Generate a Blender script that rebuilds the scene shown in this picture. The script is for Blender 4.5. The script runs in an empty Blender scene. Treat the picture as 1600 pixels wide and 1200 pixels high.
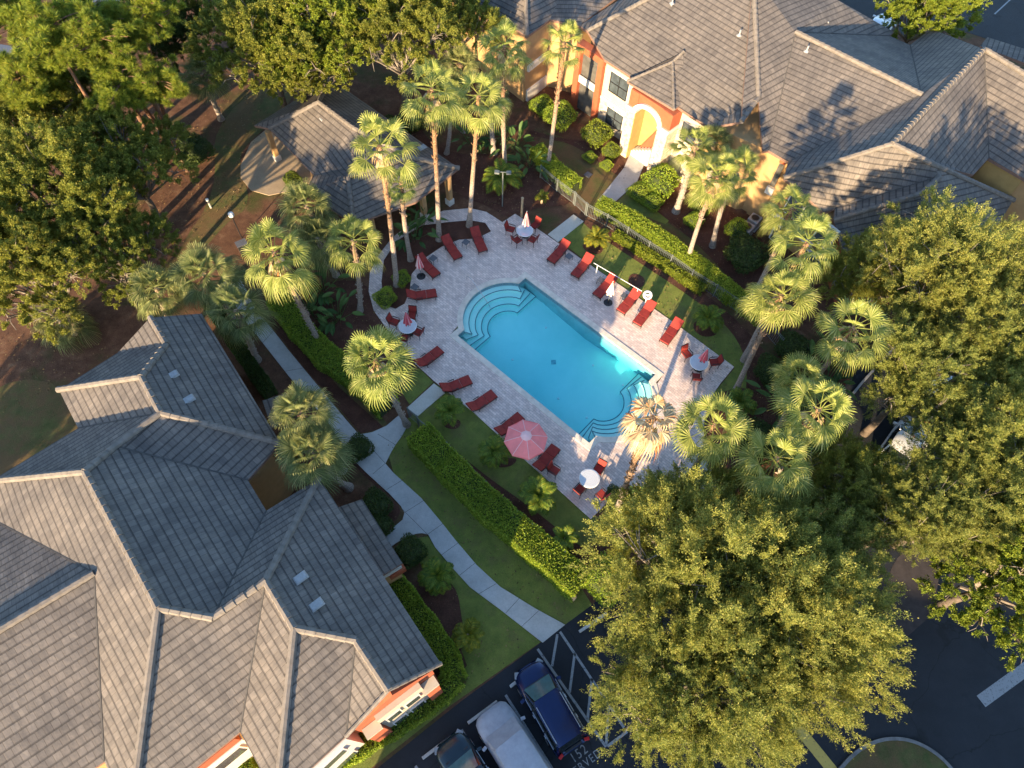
import bpy, math, random
import numpy as np
from mathutils import Vector, Matrix
from mathutils.geometry import tessellate_polygon
R = math.radians
random.seed(5)
SC = bpy.context.scene
COL = SC.collection

# ---------------------------------------------------------------- camera
F, NX, NY, H = 1067., 772., 1210., 38.0
_dx, _dy = NX-800, NY-600
_d = math.hypot(_dx, _dy); _t = math.atan(_d/F); _u = (_dx/_d, _dy/_d)
st, ct = math.sin(_t), math.cos(_t)
cam = bpy.data.cameras.new('camera'); co = bpy.data.objects.new('camera', cam); COL.objects.link(co)
cam.sensor_width = 36; cam.lens = 36*F/1600; cam.clip_end = 600; cam.clip_start = 0.5
rt = Vector((_u[1], -_u[0]*ct, -_u[0]*st)); dn = Vector((-_u[0], -_u[1]*ct, -_u[1]*st)); fw = Vector((0, st, -ct))
m = Matrix((rt, -dn, -fw)).transposed().to_4x4(); m.translation = Vector((0, 0, H)); co.matrix_world = m
SC.camera = co

# ---------------------------------------------------------------- light
SUN_AZ, SUN_EL = R(-112), R(13.5)
sd = Vector((math.cos(SUN_AZ)*math.cos(SUN_EL), math.sin(SUN_AZ)*math.cos(SUN_EL), math.sin(SUN_EL)))
sl = bpy.data.lights.new('sun', 'SUN'); so = bpy.data.objects.new('sun', sl); COL.objects.link(so)
sl.energy = 5.0; sl.angle = R(0.6); sl.color = (1, 0.75, 0.45)
so.rotation_euler = sd.to_track_quat('Z', 'Y').to_euler()
w = bpy.data.worlds.new('World'); SC.world = w; w.use_nodes = True
nt = w.node_tree; sky = nt.nodes.new('ShaderNodeTexSky'); sky.sky_type = 'NISHITA'; sky.sun_disc = False
sky.sun_elevation = SUN_EL; sky.sun_rotation = math.pi/2-SUN_AZ; sky.dust_density = .6; sky.air_density = 1.0; sky.ozone_density = 2.5
bg = nt.nodes['Background']; bg.inputs[1].default_value = 0.14; nt.links.new(sky.outputs[0], bg.inputs[0])
SC.view_settings.view_transform = 'Standard'; SC.view_settings.look = 'None'
SC.view_settings.exposure = 1.9; SC.view_settings.gamma = 1
SC.cycles.max_bounces = 8; SC.cycles.diffuse_bounces = 6; SC.cycles.transparent_max_bounces = 12
SC.cycles.caustics_reflective = False; SC.cycles.caustics_refractive = False
try: SC.cycles.use_denoising = True; SC.cycles.denoiser = 'OPENIMAGEDENOISE'
except Exception: pass

# ---------------------------------------------------------------- helpers
def P(px, py, z=0.0):
    """where the sight line of photo pixel (px, py) meets height z"""
    x, y = px-800, py-600
    b = x*_u[0]+y*_u[1]; a = x*_u[1]-y*_u[0]
    k = (z-H)/(-F*ct-b*st)
    return Vector((a*k, (F*st-b*ct)*k, z))
def PV(px, py, A, u):
    """sight line meets the vertical plane through A along horizontal u"""
    x, y = px-800, py-600
    b = x*_u[0]+y*_u[1]; a = x*_u[1]-y*_u[0]
    D = Vector((a, F*st-b*ct, -F*ct-b*st)); n = Vector((u.y, -u.x, 0))
    k = n.dot(A-Vector((0, 0, H)))/n.dot(D)
    return Vector((0, 0, H))+D*k
def top_of(base, crown):
    g = P(*base); best = min(((P(crown[0], crown[1], i*.1)-Vector((g.x, g.y, i*.1))).length, i*.1) for i in range(10, 160))
    return P(crown[0], crown[1], best[1])
def L2(c): return tuple(c)+(1,)

def link(o):
    COL.objects.link(o); return o
def tag(o, label=None, cat=None, group=None, kind=None):
    if label: o['label'] = label
    if cat: o['category'] = cat
    if group: o['group'] = group
    if kind: o['kind'] = kind
    return o
def thing(name, label, cat, loc=(0, 0, 0), rz=0, group=None):
    o = link(bpy.data.objects.new(name, None)); o.empty_display_size = .2
    o.location = loc; o.rotation_euler = (0, 0, rz)
    return tag(o, label, cat, group)
def dup(root, loc=None, rz=None, label=None, group=None, parent=None, scale=None):
    r = link(root.copy())
    if parent: r.parent = parent
    if loc is not None: r.location = loc
    if rz is not None: r.rotation_euler = (0, 0, rz)
    if scale: r.scale = (scale,)*3
    if label: r['label'] = label
    if group: r['group'] = group
    for ch in list(root.children): dup(ch, parent=r)
    return r

class MB:
    def __init__(s): s.v = []; s.f = []; s.uv = []; s.sm = False
    def add(s, vs, fs, uvs=None):
        n = len(s.v); s.v += [tuple(x) for x in vs]; s.f += [tuple(i+n for i in f) for f in fs]
        if uvs: s.uv += uvs
        return s
    def poly(s, pts): return s.add(pts, [tuple(range(len(pts)))])
    def box(s, c, d, rz=0, ry=0, top=1.0):
        x, y, z = [k/2 for k in d]; M = Matrix.Rotation(rz, 3, 'Z') @ Matrix.Rotation(ry, 3, 'Y'); c = Vector(c)
        vs = [c+M @ Vector((sx*x*(top if sz > 0 else 1), sy*y*(top if sz > 0 else 1), sz*z)) for sz in (-1, 1) for sy in (-1, 1) for sx in (-1, 1)]
        return s.add(vs, [(0, 2, 3, 1), (4, 5, 7, 6), (0, 1, 5, 4), (2, 6, 7, 3), (0, 4, 6, 2), (1, 3, 7, 5)])
    def beam(s, a, b, w, h):
        a, b = Vector(a), Vector(b); d = (b-a).normalized(); sd_ = d.cross(Vector((0, 0, 1)))
        sd_ = sd_.normalized() if sd_.length > 1e-4 else Vector((1, 0, 0)); up = sd_.cross(d)
        vs = [q+sd_*i*w/2+up*j*h/2 for q in (a, b) for i, j in ((-1, -1), (1, -1), (1, 1), (-1, 1))]
        return s.add(vs, [(0, 1, 2, 3), (7, 6, 5, 4), (0, 4, 5, 1), (1, 5, 6, 2), (2, 6, 7, 3), (3, 7, 4, 0)])
    def tube(s, pts, r, n=8, cap=True):
        pts = [Vector(p) for p in pts]
        if not isinstance(r, (list, tuple)): r = [r]*len(pts)
        vs = []; prev = None
        for i, p in enumerate(pts):
            d = (pts[min(i+1, len(pts)-1)]-pts[max(i-1, 0)]).normalized()
            if prev is None:
                a = d.cross(Vector((0, 0, 1)));  a = a if a.length > .05 else d.cross(Vector((1, 0, 0)))
            else: a = prev-d*prev.dot(d)
            a.normalize(); prev = a; b = d.cross(a)
            vs += [p+(a*math.cos(2*math.pi*k/n)+b*math.sin(2*math.pi*k/n))*r[i] for k in range(n)]
        fs = [(i*n+k, i*n+(k+1) % n, (i+1)*n+(k+1) % n, (i+1)*n+k) for i in range(len(pts)-1) for k in range(n)]
        if cap: fs += [tuple(range(n-1, -1, -1)), tuple((len(pts)-1)*n+k for k in range(n))]
        s.add(vs, fs); return s
    def prism(s, pts, z0, z1):
        n = len(pts); vs = [(p[0], p[1], z0) for p in pts]+[(p[0], p[1], z1) for p in pts]
        t = tessellate_polygon([[Vector((p[0], p[1], 0)) for p in pts]])
        fs = [tuple(i+n for i in q) for q in t]+[tuple(reversed(q)) for q in t]+[(i, (i+1) % n, n+(i+1) % n, n+i) for i in range(n)]
        return s.add(vs, fs)
    def sheet(s, pts, z, holes=()):
        loops = [[Vector((p[0], p[1], 0)) for p in pts]]+[[Vector((p[0], p[1], 0)) for p in h] for h in holes]
        t = tessellate_polygon(loops); vs = [(p[0], p[1], z) for l in loops for p in l]
        fs = []
        for q in t:
            a, b, c = [Vector(vs[i]) for i in q]
            fs.append(tuple(q) if (b-a).cross(c-a).z > 0 else tuple(reversed(q)))
        return s.add(vs, fs)
    def lathe(s, prof, n=20, c=(0, 0, 0), mod=None):
        vs = []
        for r, z in prof:
            for k in range(n):
                a = 2*math.pi*k/n; rr = r*(mod(k, z) if mod else 1)
                vs.append((c[0]+rr*math.cos(a), c[1]+rr*math.sin(a), c[2]+z))
        m_ = len(prof)
        fs = [(i*n+k, i*n+(k+1) % n, (i+1)*n+(k+1) % n, (i+1)*n+k) for i in range(m_-1) for k in range(n)]
        fs += [tuple(range(n-1, -1, -1)), tuple((m_-1)*n+k for k in range(n))]
        return s.add(vs, fs)
    def build(s, name, mat, parent=None, world=False, smooth=False, bevel=0):
        me = bpy.data.meshes.new(name); me.from_pydata(s.v, [], s.f)
        if s.uv:
            l = me.uv_layers.new(name='UVMap'); l.data.foreach_set('uv', np.array(s.uv, dtype='f').ravel())
        me.materials.append(mat)
        if smooth: me.polygons.foreach_set('use_smooth', [True]*len(me.polygons))
        me.update()
        o = link(bpy.data.objects.new(name, me))
        if parent:
            o.parent = parent
            if world and parent.parent is None: o.location = -Vector(parent.location)
        if bevel:
            b = o.modifiers.new('b', 'BEVEL'); b.width = bevel; b.segments = 2; b.limit_method = 'ANGLE'
        return o
def np_mesh(name, verts, quads, mat):
    me = bpy.data.meshes.new(name); verts = np.asarray(verts, dtype='f'); quads = np.asarray(quads, dtype='i')
    me.vertices.add(len(verts)); me.vertices.foreach_set('co', verts.ravel())
    me.loops.add(quads.size); me.loops.foreach_set('vertex_index', quads.ravel())
    k = quads.shape[1]; me.polygons.add(len(quads)); me.polygons.foreach_set('loop_start', np.arange(0, quads.size, k, dtype='i'))
    me.update(calc_edges=True); me.materials.append(mat); return me

# ---------------------------------------------------------------- materials
class NT:
    def __init__(s, name):
        s.m = bpy.data.materials.new(name); s.m.use_nodes = True; s.t = s.m.node_tree; s.b = s.t.nodes['Principled BSDF']; s.out = s.t.nodes['Material Output']
    def n(s, typ, **kw):
        x = s.t.nodes.new(typ)
        for k, v in kw.items():
            if k in x.inputs: x.inputs[k].default_value = v
            else: setattr(x, k, v)
        return x
    def l(s, a, b): s.t.links.new(a, b)
    def noise(s, vec, scale, detail=4, rough=.6):
        x = s.n('ShaderNodeTexNoise'); x.inputs['Scale'].default_value = scale; x.inputs['Detail'].default_value = detail; x.inputs['Roughness'].default_value = rough
        if vec: s.l(vec, x.inputs['Vector'])
        return x.outputs['Fac']
    def ramp(s, fac, stops):
        x = s.n('ShaderNodeValToRGB'); e = x.color_ramp.elements
        while len(e) < len(stops): e.new(.5)
        for i, (p, c) in enumerate(stops): e[i].position = p; e[i].color = L2(c)
        s.l(fac, x.inputs[0]); return x.outputs[0]
    def mix(s, fac, a, b, mode='MIX'):
        x = s.n('ShaderNodeMix', data_type='RGBA', blend_type=mode)
        for i, v in ((0, fac), (6, a), (7, b)):
            if isinstance(v, (int, float)): x.inputs[i].default_value = v
            elif isinstance(v, tuple): x.inputs[i].default_value = L2(v)
            else: s.l(v, x.inputs[i])
        return x.outputs[2]
    def math(s, op, a, b=0.0):
        x = s.n('ShaderNodeMath', operation=op)
        for i, v in ((0, a), (1, b)):
            if isinstance(v, (int, float)): x.inputs[i].default_value = v
            else: s.l(v, x.inputs[i])
        return x.outputs[0]
    def bump(s, h, strength=.5, dist=.05):
        x = s.n('ShaderNodeBump'); x.inputs['Strength'].default_value = strength; x.inputs['Distance'].default_value = dist
        s.l(h, x.inputs['Height']); s.l(x.outputs[0], s.b.inputs['Normal'])
    def obj(s): return s.n('ShaderNodeTexCoord').outputs['Object']
    def pos(s): return s.n('ShaderNodeNewGeometry').outputs['Position']
    def setc(s, c, rough=.8, spec=.3):
        if isinstance(c, tuple): s.b.inputs['Base Color'].default_value = L2(c)
        else: s.l(c, s.b.inputs['Base Color'])
        s.b.inputs['Roughness'].default_value = rough; s.b.inputs['Specular IOR Level'].default_value = spec
def plain(name, c, rough=.6, var=.25, scale=6, metal=0, spec=.4, bump=0, bscale=None):
    t = NT(name); v = t.obj(); f = t.noise(v, scale)
    a = tuple(k*(1-var) for k in c); b = tuple(min(1, k*(1+var)) for k in c)
    t.setc(t.ramp(f, [(.3, a), (.7, b)]), rough, spec); t.b.inputs['Metallic'].default_value = metal
    if bump: t.bump(t.noise(v, bscale or scale*6), bump, .02)
    return t.m
def leafmat(name, dark, light, trans=.35, yellow=None):
    t = NT(name); g = t.n('ShaderNodeNewGeometry'); oi = t.n('ShaderNodeObjectInfo')
    r = g.outputs['Random Per Island']
    st_ = [(0, dark), (.75, light)]+([(1, yellow)] if yellow else [])
    c = t.ramp(r, st_)
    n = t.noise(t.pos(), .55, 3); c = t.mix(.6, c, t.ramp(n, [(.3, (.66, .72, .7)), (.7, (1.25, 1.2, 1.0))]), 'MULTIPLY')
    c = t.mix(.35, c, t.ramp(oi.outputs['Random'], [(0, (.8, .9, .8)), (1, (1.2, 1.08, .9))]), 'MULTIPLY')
    t.setc(c, .55, .25)
    tr = t.n('ShaderNodeBsdfTranslucent'); t.l(c, tr.inputs[0]); mx = t.n('ShaderNodeMixShader'); mx.inputs[0].default_value = trans
    t.l(t.b.outputs[0], mx.inputs[1]); t.l(tr.outputs[0], mx.inputs[2]); t.l(mx.outputs[0], t.out.inputs[0])
    return t.m
M = {}
def mk_ground():
    t = NT('dirt_mulch'); p = t.pos()
    a = t.ramp(t.noise(p, 1.1, 6, .7), [(.30, (.075, .042, .028)), (.55, (.14, .075, .048)), (.75, (.21, .14, .09))])
    c = t.mix(.6, a, t.ramp(t.noise(p, 14, 5, .8), [(.25, (.3, .3, .3)), (.75, (1.7, 1.6, 1.5))]), 'MULTIPLY')
    g = t.ramp(t.noise(p, 9, 4, .8), [(.3, (.03, .045, .012)), (.7, (.09, .11, .035))])
    c = t.mix(t.ramp(t.noise(p, .22, 5, .6), [(.54, (0, 0, 0)), (.66, (.75, .75, .75))]), c, g)
    t.setc(c, .95, .1); t.bump(t.noise(p, 22, 5, .8), .9, .06); return t.m
M['ground'] = mk_ground()
def mk_mulch():
    t = NT('mulch_bed'); p = t.pos()
    c = t.mix(.75, t.ramp(t.noise(p, .9, 4), [(.3, (.065, .032, .024)), (.7, (.125, .062, .045))]), t.ramp(t.noise(p, 18, 6, .8), [(.25, (.25, .25, .25)), (.75, (1.9, 1.8, 1.7))]), 'MULTIPLY')
    t.setc(c, .95, .1); t.bump(t.noise(p, 26, 5, .8), 1, .06); return t.m
M['mulch'] = mk_mulch()
def mk_grass(name, d, l, dry, thr=.62):
    t = NT(name); p = t.pos()
    c = t.ramp(t.noise(p, 1.4, 5, .65), [(.3, d), (.7, l)])
    c = t.mix(t.ramp(t.noise(p, .45, 5, .7), [(thr-.1, (0, 0, 0)), (thr+.08, (.8, .8, .8))]), c, dry)
    c = t.mix(.7, c, t.ramp(t.noise(p, 24, 5, .85), [(.25, (.45, .5, .4)), (.75, (1.6, 1.5, 1.4))]), 'MULTIPLY')
    t.setc(c, .9, .15); t.bump(t.noise(p, 40, 4, .8), 1, .05); return t.m
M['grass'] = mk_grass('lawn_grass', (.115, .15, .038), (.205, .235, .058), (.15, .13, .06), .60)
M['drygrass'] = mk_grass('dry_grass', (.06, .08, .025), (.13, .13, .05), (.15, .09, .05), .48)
def mk_conc(name, c0, c1, joint=None, ang=0, bs=(2., 1.5)):
    t = NT(name); p = t.pos()
    c = t.ramp(t.noise(p, .8, 6, .7), [(.3, c0), (.7, c1)])
    c = t.mix(.35, c, t.ramp(t.noise(p, 12, 4, .8), [(.3, (.65, .65, .65)), (.7, (1.3, 1.3, 1.3))]), 'MULTIPLY')
    t.setc(c, .85, .2); t.bump(t.noise(p, 30, 4), .3, .02); return t.m
M['conc'] = mk_conc('concrete_path', (.36, .355, .34), (.50, .49, .47))
M['conc_light'] = mk_conc('pale_concrete', (.44, .42, .36), (.56, .54, .48))
M['floor_tan'] = mk_conc('pavilion_concrete', (.28, .21, .14), (.40, .31, .21))
M['joint'] = plain('path_joint', (.07, .065, .06), .9)
def mk_asphalt():
    t = NT('asphalt'); p = t.pos()
    c = t.ramp(t.noise(p, .35, 6, .7), [(.3, (.012, .014, .018)), (.6, (.019, .022, .028)), (.8, (.032, .032, .033))])
    c = t.mix(.5, c, t.ramp(t.noise(p, 30, 4, .9), [(.3, (.6, .6, .6)), (.7, (1.5, 1.5, 1.5))]), 'MULTIPLY')
    vo = t.n('ShaderNodeTexVoronoi', feature='DISTANCE_TO_EDGE'); vo.inputs['Scale'].default_value = .22
    wp = t.n('ShaderNodeVectorMath', operation='ADD'); nz = t.n('ShaderNodeTexNoise'); nz.inputs['Scale'].default_value = .8; nz.inputs['Detail'].default_value = 6; t.l(p, nz.inputs['Vector']); t.l(p, wp.inputs[0]); t.l(nz.outputs['Color'], wp.inputs[1]); t.l(wp.outputs[0], vo.inputs['Vector'])
    c = t.mix(t.ramp(vo.outputs['Distance'], [(0, (.8, .8, .8)), (.006, (0, 0, 0))]), c, (.006, .006, .007))
    c = t.mix(t.ramp(t.noise(p, .6, 3), [(.62, (0, 0, 0)), (.70, (.7, .7, .7))]), c, (.008, .009, .011))
    t.setc(c, .75, .3); t.bump(t.noise(p, 60, 3), .5, .02); return t.m
M['asphalt'] = mk_asphalt()
M['worn'] = plain('worn_pavement', (.045, .037, .036), .9, .3, 2)
def mk_paint(name, c, lo=.42):
    t = NT(name); p = t.pos()
    f = t.ramp(t.noise(p, 9, 5, .8), [(lo-.08, (0, 0, 0)), (lo+.04, (1, 1, 1))])
    t.setc(t.mix(f, (.05, .05, .055), c), .7, .3); return t.m
M['paint'] = mk_paint('road_paint', (.26, .27, .28)); M['yellow'] = mk_paint('yellow_paint', (.50, .36, .09), .38)
def mk_paver():
    t = NT('deck_pavers'); mp = t.n('ShaderNodeMapping'); t.l(t.pos(), mp.inputs[0]); mp.inputs['Rotation'].default_value = (0, 0, R(40.6))
    b = t.n('ShaderNodeTexBrick'); t.l(mp.outputs[0], b.inputs['Vector'])
    for k, v in (('Scale', 1.), ('Mortar Size', .008), ('Brick Width', .30), ('Row Height', .15), ('Bias', -.05)): b.inputs[k].default_value = v
    b.offset_frequency = 2; b.offset = .5
    b.inputs['Color1'].default_value = (.58, .47, .42, 1); b.inputs['Color2'].default_value = (.78, .655, .59, 1); b.inputs['Mortar'].default_value = (.34, .31, .30, 1)
    c = t.mix(.55, b.outputs['Color'], t.ramp(t.noise(t.pos(), .7, 5, .7), [(.3, (.74, .72, .74)), (.7, (1.2, 1.17, 1.12))]), 'MULTIPLY')
    c = t.mix(.5, c, t.ramp(t.noise(t.pos(), 5, 4, .8), [(.3, (.72, .7, .7)), (.7, (1.25, 1.22, 1.2))]), 'MULTIPLY')
    t.setc(c, .8, .25); t.bump(b.outputs['Fac'], -.3, .01); return t.m
M['paver'] = mk_paver()
M['coping'] = plain('coping_stone', (.66, .59, .50), .75, .15, 3, bump=.3)
def mk_plaster():
    t = NT('pool_plaster'); p = t.pos()
    t.setc(t.ramp(t.noise(p, .9, 4), [(.3, (.44, .80, .74)), (.7, (.52, .85, .79))]), .6, .3); return t.m
M['plaster'] = mk_plaster()
M['drain'] = plain('drain_grille', (.20, .42, .46), .5)
M['wallplaster'] = plain('pool_wall_plaster', (.20, .48, .50), .7, .12, 2)
M['step_tile'] = plain('dark_step_tile', (.05, .16, .20), .3, .2); M['water_tile'] = plain('waterline_tile', (.14, .26, .30), .3, .4, 12)
def mk_water():
    t = NT('pool_water'); tr = t.n('ShaderNodeBsdfTransparent'); gl = t.n('ShaderNodeBsdfGlossy'); gl.inputs['Roughness'].default_value = .03
    fr = t.n('ShaderNodeFresnel'); fr.inputs[0].default_value = 1.33; mx = t.n('ShaderNodeMixShader')
    bp = t.n('ShaderNodeBump'); bp.inputs['Strength'].default_value = .25; bp.inputs['Distance'].default_value = .03
    t.l(t.noise(t.pos(), 2.2, 3), bp.inputs['Height']); t.l(bp.outputs[0], gl.inputs['Normal']); t.l(bp.outputs[0], fr.inputs['Normal'])
    ge = t.n('ShaderNodeNewGeometry'); t.l(t.math('MULTIPLY', fr.outputs[0], t.math('SUBTRACT', 1., ge.outputs['Backfacing'])), mx.inputs[0]); t.l(tr.outputs[0], mx.inputs[1]); t.l(gl.outputs[0], mx.inputs[2]); t.l(mx.outputs[0], t.out.inputs['Surface'])
    ab = t.n('ShaderNodeVolumeAbsorption'); ab.inputs['Color'].default_value = (.34, .90, .985, 1); ab.inputs['Density'].default_value = .40
    t.l(ab.outputs[0], t.out.inputs['Volume']); return t.m
M['water'] = mk_water()
def mk_roof():
    t = NT('roof_tile'); uv = t.n('ShaderNodeTexCoord').outputs['UV']
    b = t.n('ShaderNodeTexBrick'); t.l(uv, b.inputs['Vector'])
    for k, v in (('Scale', 1.), ('Mortar Size', .012), ('Brick Width', .31), ('Row Height', .38), ('Mortar Smooth', .3)): b.inputs[k].default_value = v
    b.inputs['Color1'].default_value = (.114, .101, .091, 1); b.inputs['Color2'].default_value = (.150, .133, .119, 1); b.inputs['Mortar'].default_value = (.085, .072, .062, 1)
    sx = t.n('ShaderNodeSeparateXYZ'); t.l(uv, sx.inputs[0])
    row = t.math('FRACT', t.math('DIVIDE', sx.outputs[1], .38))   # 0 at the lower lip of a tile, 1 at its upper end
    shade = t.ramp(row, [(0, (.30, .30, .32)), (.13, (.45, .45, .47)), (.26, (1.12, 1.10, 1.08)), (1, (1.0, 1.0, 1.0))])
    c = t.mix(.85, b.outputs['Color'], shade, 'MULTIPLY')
    p = t.pos()
    c = t.mix(.8, c, t.ramp(t.noise(p, .5, 6, .75), [(.28, (.60, .61, .65)), (.5, (.98, .97, .96)), (.72, (1.42, 1.36, 1.27))]), 'MULTIPLY')
    mp = t.n('ShaderNodeMapping'); t.l(uv, mp.inputs[0]); mp.inputs['Scale'].default_value = (3, .35, 1)
    c = t.mix(.6, c, t.ramp(t.noise(mp.outputs[0], 1.2, 4, .8), [(.3, (.55, .55, .57)), (.7, (1.30, 1.28, 1.24))]), 'MULTIPLY')
    t.setc(c, .8, .35)
    h = t.math('ADD', t.math('MULTIPLY', t.math('SUBTRACT', 1., row), 1.), t.math('MULTIPLY', t.math('SUBTRACT', 1., b.outputs['Fac']), .25))
    h = t.math('ADD', h, t.math('MULTIPLY', t.noise(uv, 6, 3), .5))
    t.bump(h, .55, .05); return t.m
M['roof'] = mk_roof()
M['cap'] = plain('ridge_cap_tile', (.150, .130, .112), .8, .25, 3, bump=.4)
M['fascia'] = plain('fascia_board', (.20, .12, .09), .6, .2); M['orange'] = plain('orange_stucco', (.33, .085, .038), .85, .12, 3)
M['tan'] = plain('tan_stucco', (.40, .245, .11), .9, .1, 2, bump=.3); M['yellow_wall'] = plain('yellow_stucco', (.38, .25, .09), .9, .1, 2)
M['cream'] = plain('cream_stucco', (.44, .38, .29), .9, .08, 2); M['white'] = plain('white_trim', (.56, .54, .50), .6, .06)
M['stone'] = plain('stone_veneer', (.47, .40, .31), .9, .45, 4, bump=.9, bscale=7)
M['glass'] = plain('window_glass', (.06, .075, .085), .12, .3, 2, spec=.8); M['black'] = plain('black_metal', (.02, .02, .022), .45, .2)
M['screen'] = plain('porch_screen', (.085, .08, .07), .8, .3, 2)
M['red'] = plain('red_cushion', (.25, .026, .020), .8, .22, 5, bump=.3); M['orange_red'] = plain('orange_red_cushion', (.50, .055, .022), .8, .2, 5, bump=.3)
M['bronze'] = plain('bronze_frame', (.045, .035, .032), .5, .2, metal=.3)
M['slate'] = plain('slate_table', (.10, .105, .12), .5, .2)
M['steel'] = plain('steel', (.55, .56, .57), .3, .1, metal=.8); M['alu'] = plain('pale_fence', (.17, .19, .18), .5, .1, metal=.3)
M['acgrey'] = plain('unit_grey', (.30, .31, .32), .6, .15); M['plasticw'] = plain('white_plastic', (.78, .78, .76), .5, .05)
M['wood'] = plain('post_wood', (.44, .32, .19), .85, .3, 8)
M['vent'] = plain('vent_metal', (.27, .27, .27), .6, .15)
# ---------------------------------------------------------------- ground, lawns, paths
def pix(pts, z=0): return [P(x, y, z) for x, y in pts]
def smooth_loop(pts, n=3, closed=True):
    for _ in range(n-1):
        q = []
        for i in range(len(pts)-(0 if closed else 1)):
            a, b = Vector(pts[i]), Vector(pts[(i+1) % len(pts)])
            q += [a*.75+b*.25, a*.25+b*.75]
        pts = q if closed else [Vector(pts[0])]+q+[Vector(pts[-1])]
    return pts
def sheet(name, px, z, mat, kind='structure', rnd=0, thick=0, parent=None):
    pts = pix(px, z)
    if rnd: pts = smooth_loop(pts, rnd)
    mb = MB()
    mb.sheet(pts, z)
    if thick:
        n = len(pts); mb.add([(p[0], p[1], z) for p in pts]+[(p[0], p[1], z-thick) for p in pts], [(i, (i+1) % n, n+(i+1) % n, n+i) for i in range(n)])
    o = mb.build(name, mat, parent)
    if not parent: tag(o, kind=kind)
    return o
# pool frame
TL, TR, BR, BL = P(820.7, 432, .09), P(1026, 586, .09), P(920, 691, .09), P(714, 525, .09)
PC = (TL+TR+BR+BL)/4; PC.z = 0
pu = ((TR-TL).normalized()+(BR-BL).normalized()).normalized(); pu.z = 0; pv = Vector((-pu.y, pu.x, 0))
PL, PW = ((TR-TL).length+(BR-BL).length)/4, ((TL-BL).length+(TR-BR).length)/4
def PL2W(x, y, z=0): return PC+pu*x+pv*y+Vector((0, 0, z))
BC, SAG = PW*.80, 1.55
BR_ = (BC*BC+SAG*SAG)/(2*SAG)
def pool_outline(o=0.0):
    """pool rim pushed out by o"""
    a0 = math.asin(BC/BR_); pts = []
    for s in (1, -1):
        e = [(PL+o, -(PW+o)*1.0), (PL+o, -BC-o*.3-.0)]
        cx = PL+SAG-BR_; r = BR_+o
        aa = math.asin(min(.99, (BC+o*.3)/r))
        arc = [(cx+r*math.cos(t), r*math.sin(t)) for t in np.linspace(-aa, aa, 25)]
        e = [(PL+o, -(PW+o))]+([(PL+o, arc[0][1]-.02)] if arc[0][0] > PL+o else [])+arc+[(PL+o, PW+o)]
        pts += [(s*x, s*y) for x, y in e]
    return pts
rim = [PL2W(x, y) for x, y in pool_outline(0)]
cop = [PL2W(x, y) for x, y in pool_outline(.36)]
big = [(-420, -300), (420, -300), (420, 480), (-420, 480)]
tag(MB().sheet(big, 0, [[(p.x, p.y) for p in cop]]).build('ground', M['ground']), kind='structure')
Z1, Z2, Z3 = .012, .024, .036
sheet('asphalt_road', [(560, 1420), (590, 1200), (720, 1096), (845, 1004), (883, 976), (925, 945), (975, 900), (1050, 850), (1150, 790), (1230, 720), (1330, 590), (1450, 440), (1640, 380), (1900, 380), (1900, 1500), (560, 1500)], Z1, M['asphalt'])
sheet('parking_area', [(1330, -80), (1305, 0), (1420, 60), (1450, 30), (1540, 60), (1640, 100), (1900, 150), (1900, -90)], Z1, M['asphalt'])
sheet('rear_road', [(-60, 60), (40, 75), (95, 40), (130, -30), (190, -30), (185, 30), (190, 75), (120, 90), (60, 110), (-60, 130)], Z1, M['slate'])
sheet('worn_patch', [(1395, 870), (1440, 850), (1500, 880), (1490, 930), (1440, 975), (1400, 1010), (1375, 960)], .018, M['worn'], rnd=3)
sheet('lawn_grass', [(604, 700), (640, 650), (700, 700), (800, 800), (900, 905), (925, 945), (883, 976), (837, 951), (782, 917), (745, 883), (711, 843), (689, 815), (658, 778), (615, 739)], Z1, M['grass'])
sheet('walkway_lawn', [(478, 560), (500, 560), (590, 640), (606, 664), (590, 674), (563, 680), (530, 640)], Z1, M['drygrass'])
sheet('pool_lawn', [(640, 655), (677, 598), (760, 650), (870, 755), (935, 815), (985, 765), (1010, 775), (965, 830), (900, 870), (830, 800), (740, 740)], .02, M['grass'])
sheet('pool_lawn', [(655, 575), (677, 597), (640, 632), (626, 610), (640, 585)], .02, M['grass'])
sheet('pool_lawn', [(905, 345), (940, 362), (1010, 410), (1080, 458), (1140, 505), (1170, 560), (1165, 610), (1130, 640), (1110, 620), (1148, 575), (1090, 530), (1000, 468), (905, 400), (870, 372)], .02, M['grass'])
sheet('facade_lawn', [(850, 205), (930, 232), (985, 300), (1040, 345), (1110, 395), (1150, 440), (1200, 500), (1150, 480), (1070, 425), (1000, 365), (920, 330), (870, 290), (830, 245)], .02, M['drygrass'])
sheet('facade_lawn', [(990, 290), (1060, 330), (1040, 350), (985, 330), (965, 315)], .03, M['grass'])
sheet('corner_lawn', [(635, 848), (655, 840), (669, 838), (680, 855), (706, 886), (734, 917), (780, 951), (845, 1003), (700, 1105), (580, 1200), (520, 1250), (470, 1250), (560, 1190), (690, 1080), (730, 1040), (700, 960), (670, 900)], Z1, M['grass'])
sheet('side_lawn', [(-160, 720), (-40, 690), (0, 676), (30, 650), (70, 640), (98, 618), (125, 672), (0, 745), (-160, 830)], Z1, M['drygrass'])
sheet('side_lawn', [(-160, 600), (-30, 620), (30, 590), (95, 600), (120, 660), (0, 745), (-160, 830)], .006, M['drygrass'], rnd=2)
sheet('wood_floor_grass', [(330, 200), (420, 120), (470, 130), (440, 180), (390, 220), (370, 250), (395, 320), (350, 350), (280, 440), (270, 400), (340, 300)], Z1, M['drygrass'], rnd=3)
0 and sheet('wood_floor_grass', [(60, 590), (150, 540), (190, 560), (130, 600), (60, 620), (0, 640), (-100, 650), (-100, 620)], .009, M['drygrass'])
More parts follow.
